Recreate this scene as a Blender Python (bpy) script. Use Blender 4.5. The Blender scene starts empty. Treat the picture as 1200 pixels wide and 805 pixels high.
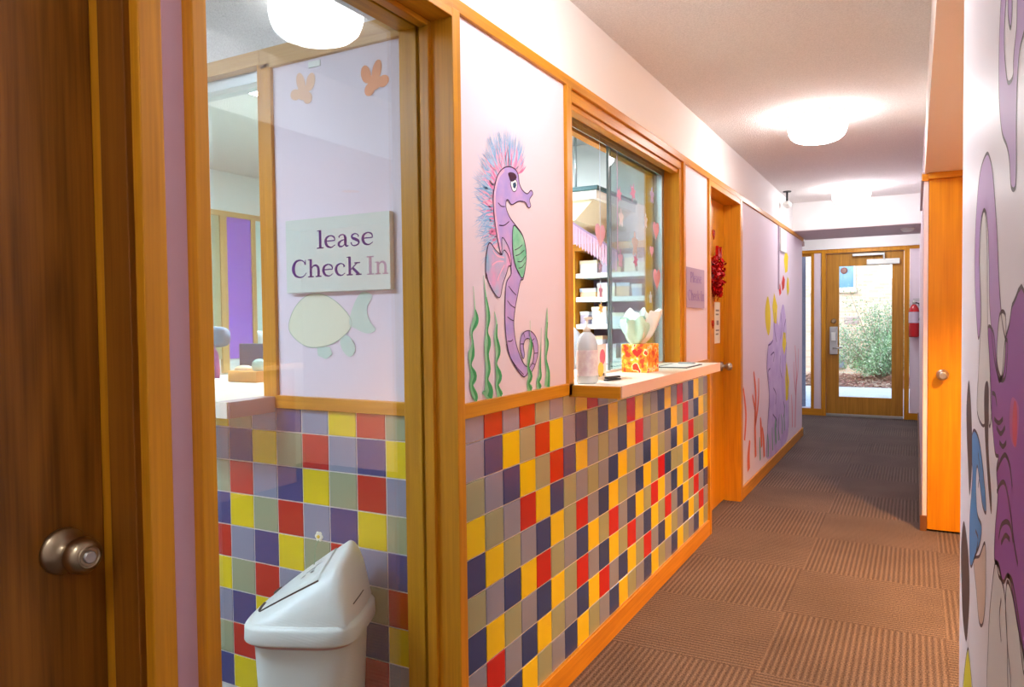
import bpy, bmesh, math, random
from mathutils import Vector, Matrix
random.seed(7)
PI = math.pi
scene = bpy.context.scene
COL = scene.collection

# ------------------------------------------------------------------ colour / materials
def lin(c):
    return tuple(((v/255)/12.92 if v/255 <= .04045 else ((v/255+.055)/1.055)**2.4) for v in c)
def mat(name, rgb=(200,200,200), rough=.5, metal=0, emit=0, spec=.5, coat=0, bump=None, noise=None, alpha=1, sub=0):
    """rgb in 0-255. bump=(scale,strength,distance). noise=(scale, rgb2, amount)."""
    m = bpy.data.materials.new(name); m.use_nodes = True
    nt = m.node_tree; b = nt.nodes['Principled BSDF']
    c = lin(rgb)+(1,)
    b.inputs['Base Color'].default_value = c
    b.inputs['Roughness'].default_value = rough
    b.inputs['Metallic'].default_value = metal
    b.inputs['Specular IOR Level'].default_value = spec
    b.inputs['Coat Weight'].default_value = coat
    b.inputs['Coat Roughness'].default_value = .08
    b.inputs['Alpha'].default_value = alpha
    if sub: 
        b.inputs['Subsurface Weight'].default_value = sub
    if emit:
        b.inputs['Emission Color'].default_value = c
        b.inputs['Emission Strength'].default_value = emit
    tc = None
    if bump or noise:
        tc = nt.nodes.new('ShaderNodeTexCoord')
    if noise:
        n = nt.nodes.new('ShaderNodeTexNoise'); n.inputs['Scale'].default_value = noise[0]; n.inputs['Detail'].default_value = 6
        nt.links.new(tc.outputs['Object'], n.inputs['Vector'])
        mx = nt.nodes.new('ShaderNodeMix'); mx.data_type = 'RGBA'
        mr = nt.nodes.new('ShaderNodeMapRange'); mr.inputs[1].default_value = .35; mr.inputs[2].default_value = .65; mr.inputs[4].default_value = noise[2]
        nt.links.new(n.outputs['Fac'], mr.inputs[0]); nt.links.new(mr.outputs[0], mx.inputs[0])
        mx.inputs[6].default_value = c; mx.inputs[7].default_value = lin(noise[1])+(1,)
        nt.links.new(mx.outputs[2], b.inputs['Base Color'])
    if bump:
        n = nt.nodes.new('ShaderNodeTexNoise'); n.inputs['Scale'].default_value = bump[0]; n.inputs['Detail'].default_value = 3
        nt.links.new(tc.outputs['Object'], n.inputs['Vector'])
        bp = nt.nodes.new('ShaderNodeBump'); bp.inputs['Strength'].default_value = bump[1]; bp.inputs['Distance'].default_value = bump[2]
        nt.links.new(n.outputs['Fac'], bp.inputs['Height']); nt.links.new(bp.outputs[0], b.inputs['Normal'])
    return m

def wood(name, light, dark, axis='z', rough=.38, scale=1.0, contrast=1.0, cath=0.0):
    """oak: pores stretched along `axis`, wavy cathedral figure"""
    m = bpy.data.materials.new(name); m.use_nodes = True
    nt = m.node_tree; b = nt.nodes['Principled BSDF']; L = nt.links.new
    tc = nt.nodes.new('ShaderNodeTexCoord'); mp = nt.nodes.new('ShaderNodeMapping')
    s = [34*scale]*3; s['xyz'.index(axis)] = 1.6*scale
    mp.inputs['Scale'].default_value = s
    L(tc.outputs['Object'], mp.inputs['Vector'])
    n1 = nt.nodes.new('ShaderNodeTexNoise'); n1.inputs['Scale'].default_value = 1; n1.inputs['Detail'].default_value = 5; n1.inputs['Distortion'].default_value = .6
    L(mp.outputs[0], n1.inputs['Vector'])
    mp2 = nt.nodes.new('ShaderNodeMapping'); s2 = [160*scale]*3; s2['xyz'.index(axis)] = 4*scale
    mp2.inputs['Scale'].default_value = s2; L(tc.outputs['Object'], mp2.inputs['Vector'])
    n2 = nt.nodes.new('ShaderNodeTexNoise'); n2.inputs['Scale'].default_value = 1; n2.inputs['Detail'].default_value = 4
    L(mp2.outputs[0], n2.inputs['Vector'])
    # broad figure
    mp3 = nt.nodes.new('ShaderNodeMapping'); s3 = [9*scale]*3; s3['xyz'.index(axis)] = .9*scale
    mp3.inputs['Scale'].default_value = s3; L(tc.outputs['Object'], mp3.inputs['Vector'])
    wv = nt.nodes.new('ShaderNodeTexNoise'); wv.inputs['Scale'].default_value = 1; wv.inputs['Detail'].default_value = 1
    L(mp3.outputs[0], wv.inputs['Vector'])
    ms = nt.nodes.new('ShaderNodeMath'); ms.operation = 'MULTIPLY'; ms.inputs[1].default_value = 34
    L(wv.outputs['Fac'], ms.inputs[0])
    sn = nt.nodes.new('ShaderNodeMath'); sn.operation = 'SINE'; L(ms.outputs[0], sn.inputs[0])
    def mad(a, k, c):
        q = nt.nodes.new('ShaderNodeMath'); q.operation = 'MULTIPLY_ADD'; L(a, q.inputs[0]); q.inputs[1].default_value = k
        if isinstance(c, float): q.inputs[2].default_value = c
        else: L(c, q.inputs[2])
        return q.outputs[0]
    t = mad(n1.outputs['Fac'], 1.1*contrast, -.55*contrast+.42)
    t = mad(n2.outputs['Fac'], .9*contrast, t)
    t = mad(sn.outputs[0], .05+cath, t)
    t2 = nt.nodes.new('ShaderNodeMath'); t2.operation = 'SUBTRACT'; t2.use_clamp = True; L(t, t2.inputs[0]); t2.inputs[1].default_value = .45*contrast
    mx = nt.nodes.new('ShaderNodeMix'); mx.data_type = 'RGBA'
    L(t2.outputs[0], mx.inputs[0]); mx.inputs[6].default_value = lin(light)+(1,); mx.inputs[7].default_value = lin(dark)+(1,)
    L(mx.outputs[2], b.inputs['Base Color'])
    b.inputs['Roughness'].default_value = rough
    b.inputs['Specular IOR Level'].default_value = .35
    bp = nt.nodes.new('ShaderNodeBump'); bp.inputs['Strength'].default_value = .15; bp.inputs['Distance'].default_value = .001
    L(n2.outputs['Fac'], bp.inputs['Height']); L(bp.outputs[0], b.inputs['Normal'])
    return m

def glass(name, tint=(225,245,240), refl=1.0):
    m = bpy.data.materials.new(name); m.use_nodes = True
    nt = m.node_tree; L = nt.links.new
    for n in list(nt.nodes):
        if n.type != 'OUTPUT_MATERIAL': nt.nodes.remove(n)
    out = [n for n in nt.nodes if n.type == 'OUTPUT_MATERIAL'][0]
    tr = nt.nodes.new('ShaderNodeBsdfTransparent'); tr.inputs[0].default_value = lin(tint)+(1,)
    gl = nt.nodes.new('ShaderNodeBsdfGlossy'); gl.inputs['Roughness'].default_value = .0; gl.inputs[0].default_value = (1,1,1,1)
    fr = nt.nodes.new('ShaderNodeFresnel'); fr.inputs['IOR'].default_value = 1.5
    ge = nt.nodes.new('ShaderNodeNewGeometry')
    # same reflectance from both faces of the pane
    mi = nt.nodes.new('ShaderNodeMix'); mi.data_type = 'FLOAT'; mi.inputs[2].default_value = 1.5; mi.inputs[3].default_value = 1/1.5
    L(ge.outputs['Backfacing'], mi.inputs[0])
    iv = nt.nodes.new('ShaderNodeMix'); iv.data_type = 'FLOAT'; iv.inputs[2].default_value = 1.5; iv.inputs[3].default_value = 1.5
    fr.inputs['IOR'].default_value = 1.5
    L(mi.outputs[0], fr.inputs['IOR'])
    k = nt.nodes.new('ShaderNodeMath'); k.operation = 'MULTIPLY'; k.inputs[1].default_value = refl; k.use_clamp = True
    L(fr.outputs[0], k.inputs[0])
    mx = nt.nodes.new('ShaderNodeMixShader'); L(k.outputs[0], mx.inputs[0]); L(tr.outputs[0], mx.inputs[1]); L(gl.outputs[0], mx.inputs[2])
    L(mx.outputs[0], out.inputs[0])
    return m

# ------------------------------------------------------------------ mesh builder (world coordinates)
class MB:
    def __init__(s): s.v = []; s.f = []; s.mi = []; s.sm = []
    def face(s, idx, mi=0, sm=False): s.f.append(tuple(idx)); s.mi.append(mi); s.sm.append(sm)
    def box(s, x0, x1, y0, y1, z0, z1, mi=0):
        x0,x1=sorted((x0,x1)); y0,y1=sorted((y0,y1)); z0,z1=sorted((z0,z1))
        n = len(s.v)
        s.v += [(x,y,z) for z in (z0,z1) for y in (y0,y1) for x in (x0,x1)]
        for q in ((0,2,3,1),(4,5,7,6),(0,1,5,4),(2,6,7,3),(0,4,6,2),(1,3,7,5)):
            s.face([n+i for i in q], mi)
        return s
    def prism(s, pts, axis, a, b, mi=0):
        """extrude a 2-D outline along axis ('x': pts are (y,z); 'y': (x,z); 'z': (x,y)) from a to b"""
        n = len(s.v); k = len(pts)
        for t in (a, b):
            for p in pts:
                s.v.append({'x':(t,p[0],p[1]),'y':(p[0],t,p[1]),'z':(p[0],p[1],t)}[axis])
        s.face(range(n, n+k), mi); s.face(range(n+2*k-1, n+k-1, -1), mi)
        for i in range(k):
            j = (i+1) % k
            s.face((n+i, n+k+i, n+k+j, n+j), mi)
        return s
    def lathe(s, prof, o, ax=(0,0,1), n=32, mi=0, sm=True, cap=True):
        """prof: list of (radius, distance along ax)"""
        ax = Vector(ax).normalized(); t = Vector((1,0,0)) if abs(ax.x) < .9 else Vector((0,1,0))
        u = ax.cross(t).normalized(); w = ax.cross(u); o = Vector(o)
        base = len(s.v)
        for r, h in prof:
            for i in range(n):
                a = 2*PI*i/n
                s.v.append(tuple(o + ax*h + u*(r*math.cos(a)) + w*(r*math.sin(a))))
        for k in range(len(prof)-1):
            for i in range(n):
                j = (i+1) % n
                s.face((base+k*n+i, base+k*n+j, base+(k+1)*n+j, base+(k+1)*n+i), mi, sm)
        if cap:
            s.face([base+i for i in range(n)][::-1], mi); m_ = base+(len(prof)-1)*n; s.face([m_+i for i in range(n)], mi)
        return s
    def tube(s, pts, r, n=10, mi=0):
        pts = [Vector(p) for p in pts]; base = len(s.v); m_ = len(pts)
        rr = r if isinstance(r, (list, tuple)) else [r]*m_
        up = None
        for k, p in enumerate(pts):
            d = (pts[min(k+1, m_-1)]-pts[max(k-1, 0)]).normalized()
            if up is None:
                t = Vector((0,0,1)) if abs(d.z) < .9 else Vector((1,0,0)); up = d.cross(t).normalized()
            else:
                up = (up - d*up.dot(d)).normalized()
            w = d.cross(up)
            for i in range(n):
                a = 2*PI*i/n; s.v.append(tuple(p + (up*math.cos(a)+w*math.sin(a))*rr[k]))
        for k in range(m_-1):
            for i in range(n):
                j = (i+1) % n
                s.face((base+k*n+i, base+k*n+j, base+(k+1)*n+j, base+(k+1)*n+i), mi, True)
        s.face([base+i for i in range(n)][::-1], mi); e = base+(m_-1)*n; s.face([e+i for i in range(n)], mi)
        return s
    def ball(s, c, r, mi=0, n=16, m_=10, sc=(1,1,1)):
        base = len(s.v)
        for k in range(m_+1):
            ph = PI*k/m_
            for i in range(n):
                a = 2*PI*i/n
                s.v.append((c[0]+r*sc[0]*math.sin(ph)*math.cos(a), c[1]+r*sc[1]*math.sin(ph)*math.sin(a), c[2]+r*sc[2]*math.cos(ph)))
        for k in range(m_):
            for i in range(n):
                j = (i+1) % n
                s.face((base+k*n+i, base+(k+1)*n+i, base+(k+1)*n+j, base+k*n+j), mi, True)
        return s
    def loft(s, rings, mi=0, sm=True, cap0=True, cap1=True):
        base = len(s.v); n = len(rings[0])
        for r in rings: s.v += [tuple(p) for p in r]
        for k in range(len(rings)-1):
            for i in range(n):
                j = (i+1) % n
                s.face((base+k*n+i, base+k*n+j, base+(k+1)*n+j, base+(k+1)*n+i), mi, sm)
        if cap0: s.face([base+i for i in range(n)][::-1], mi)
        if cap1:
            e = base+(len(rings)-1)*n; s.face([e+i for i in range(n)], mi)
        return s
    # flat paint on a wall: W = wall plane
    def paint(s, W, pts, off, mi=0, th=0.0):
        pts = smooth(pts) if W.get('smooth', True) and len(pts) > 5 else pts
        n = len(s.v)
        for p in pts: s.v.append(W['f'](p[0], p[1], off))
        order = list(range(n, n+len(pts)))
        # make the face look into the room
        area = sum(pts[i][0]*pts[(i+1)%len(pts)][1]-pts[(i+1)%len(pts)][0]*pts[i][1] for i in range(len(pts)))
        if (area > 0) != W['ccw']: order = order[::-1]
        s.face(order, mi)
        if th:
            m0 = len(s.v)
            for p in pts: s.v.append(W['f'](p[0], p[1], off-th))
            o2 = [m0+(i-n) for i in order]
            s.face(o2[::-1], mi)
            for i in range(len(order)):
                j = (i+1) % len(order); s.face((order[j], order[i], o2[i], o2[j]), mi)
        return s
    def stroke(s, W, pts, off, w=None, mi=0, cyc=False, sm=True):
        """ribbon following pts, half-width from third value of each point or w"""
        P = [(p[0], p[1], (p[2] if w is None else w)) for p in pts]
        if sm and len(P) > 2: P = catmull(P, 5, cyc)
        n = len(s.v); L = []; k = len(P)
        for i in range(k):
            if cyc: a, b = P[i-1], P[(i+1) % k]
            else: a, b = P[max(i-1,0)], P[min(i+1,k-1)]
            dx, dy = b[0]-a[0], b[1]-a[1]; l = math.hypot(dx, dy) or 1
            nx, ny = -dy/l, dx/l; hw = P[i][2]
            s.v.append(W['f'](P[i][0]+nx*hw, P[i][1]+ny*hw, off)); s.v.append(W['f'](P[i][0]-nx*hw, P[i][1]-ny*hw, off))
        for i in range(k if cyc else k-1):
            j = (i+1) % k
            q = (n+2*i, n+2*i+1, n+2*j+1, n+2*j)
            s.face(q if W['ccw'] else q[::-1], mi)
        return s

def catmull(P, k=5, cyc=False):
    out = []; n = len(P); D = len(P[0])
    for i in range(n if cyc else n-1):
        if cyc: p = [P[(i-1)%n], P[i], P[(i+1)%n], P[(i+2)%n]]
        else: p = [P[max(i-1,0)], P[i], P[i+1], P[min(i+2,n-1)]]
        for q in range(k):
            t = q/k
            out.append(tuple(.5*((2*p[1][d])+(-p[0][d]+p[2][d])*t+(2*p[0][d]-5*p[1][d]+4*p[2][d]-p[3][d])*t*t+(-p[0][d]+3*p[1][d]-3*p[2][d]+p[3][d])*t**3) for d in range(D)))
    if not cyc: out.append(tuple(P[-1]))
    return out
def smooth(pts): return catmull([tuple(p[:2]) for p in pts], 4, True)

# planes: X=0 wall seen from +X; Y=1.623 wall seen from -Y; X=1.141 wall seen from -X
WL = dict(f=lambda u,v,o: (o, u, v), ccw=True)
WP = dict(f=lambda u,v,o: (u, 1.623-o, v), ccw=True)
WR = dict(f=lambda u,v,o: (1.141-o, u, v), ccw=False)

ROOT = {}
def rootloc(o):
    while o.parent is not None: o = o.parent
    return Vector(o.location)
def link(name, mb, mats, parent=None, bevel=0, seg=2, loc=None, subsurf=0, autosmooth=False):
    me = bpy.data.meshes.new(name)
    off = rootloc(parent) if parent is not None else Vector(loc or (0,0,0))
    me.from_pydata([tuple(Vector(v)-off) for v in mb.v], [], mb.f)
    if not isinstance(mats, (list, tuple)): mats = [mats]
    for m in mats: me.materials.append(m)
    me.polygons.foreach_set('material_index', mb.mi); me.polygons.foreach_set('use_smooth', mb.sm)
    me.update()
    o = bpy.data.objects.new(name, me); COL.objects.link(o)
    if parent is not None: o.parent = parent
    else: o.location = off
    if bevel:
        b = o.modifiers.new('Bevel', 'BEVEL'); b.width = bevel; b.segments = seg; b.limit_method = 'ANGLE'; b.angle_limit = math.radians(40)
    if subsurf:
        b = o.modifiers.new('Sub', 'SUBSURF'); b.levels = subsurf; b.render_levels = subsurf
    return o
def struct(name, mb, mats, parent=None, bevel=0, label=None):
    o = link(name, mb, mats, parent, bevel)
    if parent is None: o['kind'] = 'structure'
    if label: o['label'] = label
    return o
def thing(name, label, cat, loc, group=None, kind=None):
    o = bpy.data.objects.new(name, None); COL.objects.link(o); o.location = loc; o.empty_display_size = .1
    o['label'] = label; o['category'] = cat
    if group: o['group'] = group
    if kind: o['kind'] = kind
    return o
def solo(name, mb, mats, label, cat, group=None, bevel=0, kind=None, subsurf=0):
    xs = [v[0] for v in mb.v]; ys = [v[1] for v in mb.v]; zs = [v[2] for v in mb.v]
    o = link(name, mb, mats, None, bevel, loc=((min(xs)+max(xs))/2, (min(ys)+max(ys))/2, min(zs)), subsurf=subsurf)
    o['label'] = label; o['category'] = cat
    if group: o['group'] = group
    if kind: o['kind'] = kind
    return o
def text_mb(s, size, f, W_off, bold=.0, ext=0):
    """letters as a mesh; f(u,v)->world"""
    cu = bpy.data.curves.new('t', 'FONT'); cu.body = s; cu.size = size; cu.offset = bold; cu.resolution_u = 3
    ob = bpy.data.objects.new('t', cu); COL.objects.link(ob)
    dg = bpy.context.evaluated_depsgraph_get(); dg.update()
    me = bpy.data.meshes.new_from_object(ob.evaluated_get(dg))
    mb = MB()
    mb.v = [f(v.co.x, v.co.y) for v in me.vertices]
    for p in me.polygons: mb.face(p.vertices)
    bpy.data.objects.remove(ob); bpy.data.curves.remove(cu); bpy.data.meshes.remove(me)
    return mb
LAMP_E, TRO_E, TRO2_E, WARM_E, SKY_E, SUN_E, EXPO = 7.6, 9.5, 16.0, 32.0, .17, .35, 1.83
SPOT_E = 150.0
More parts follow.
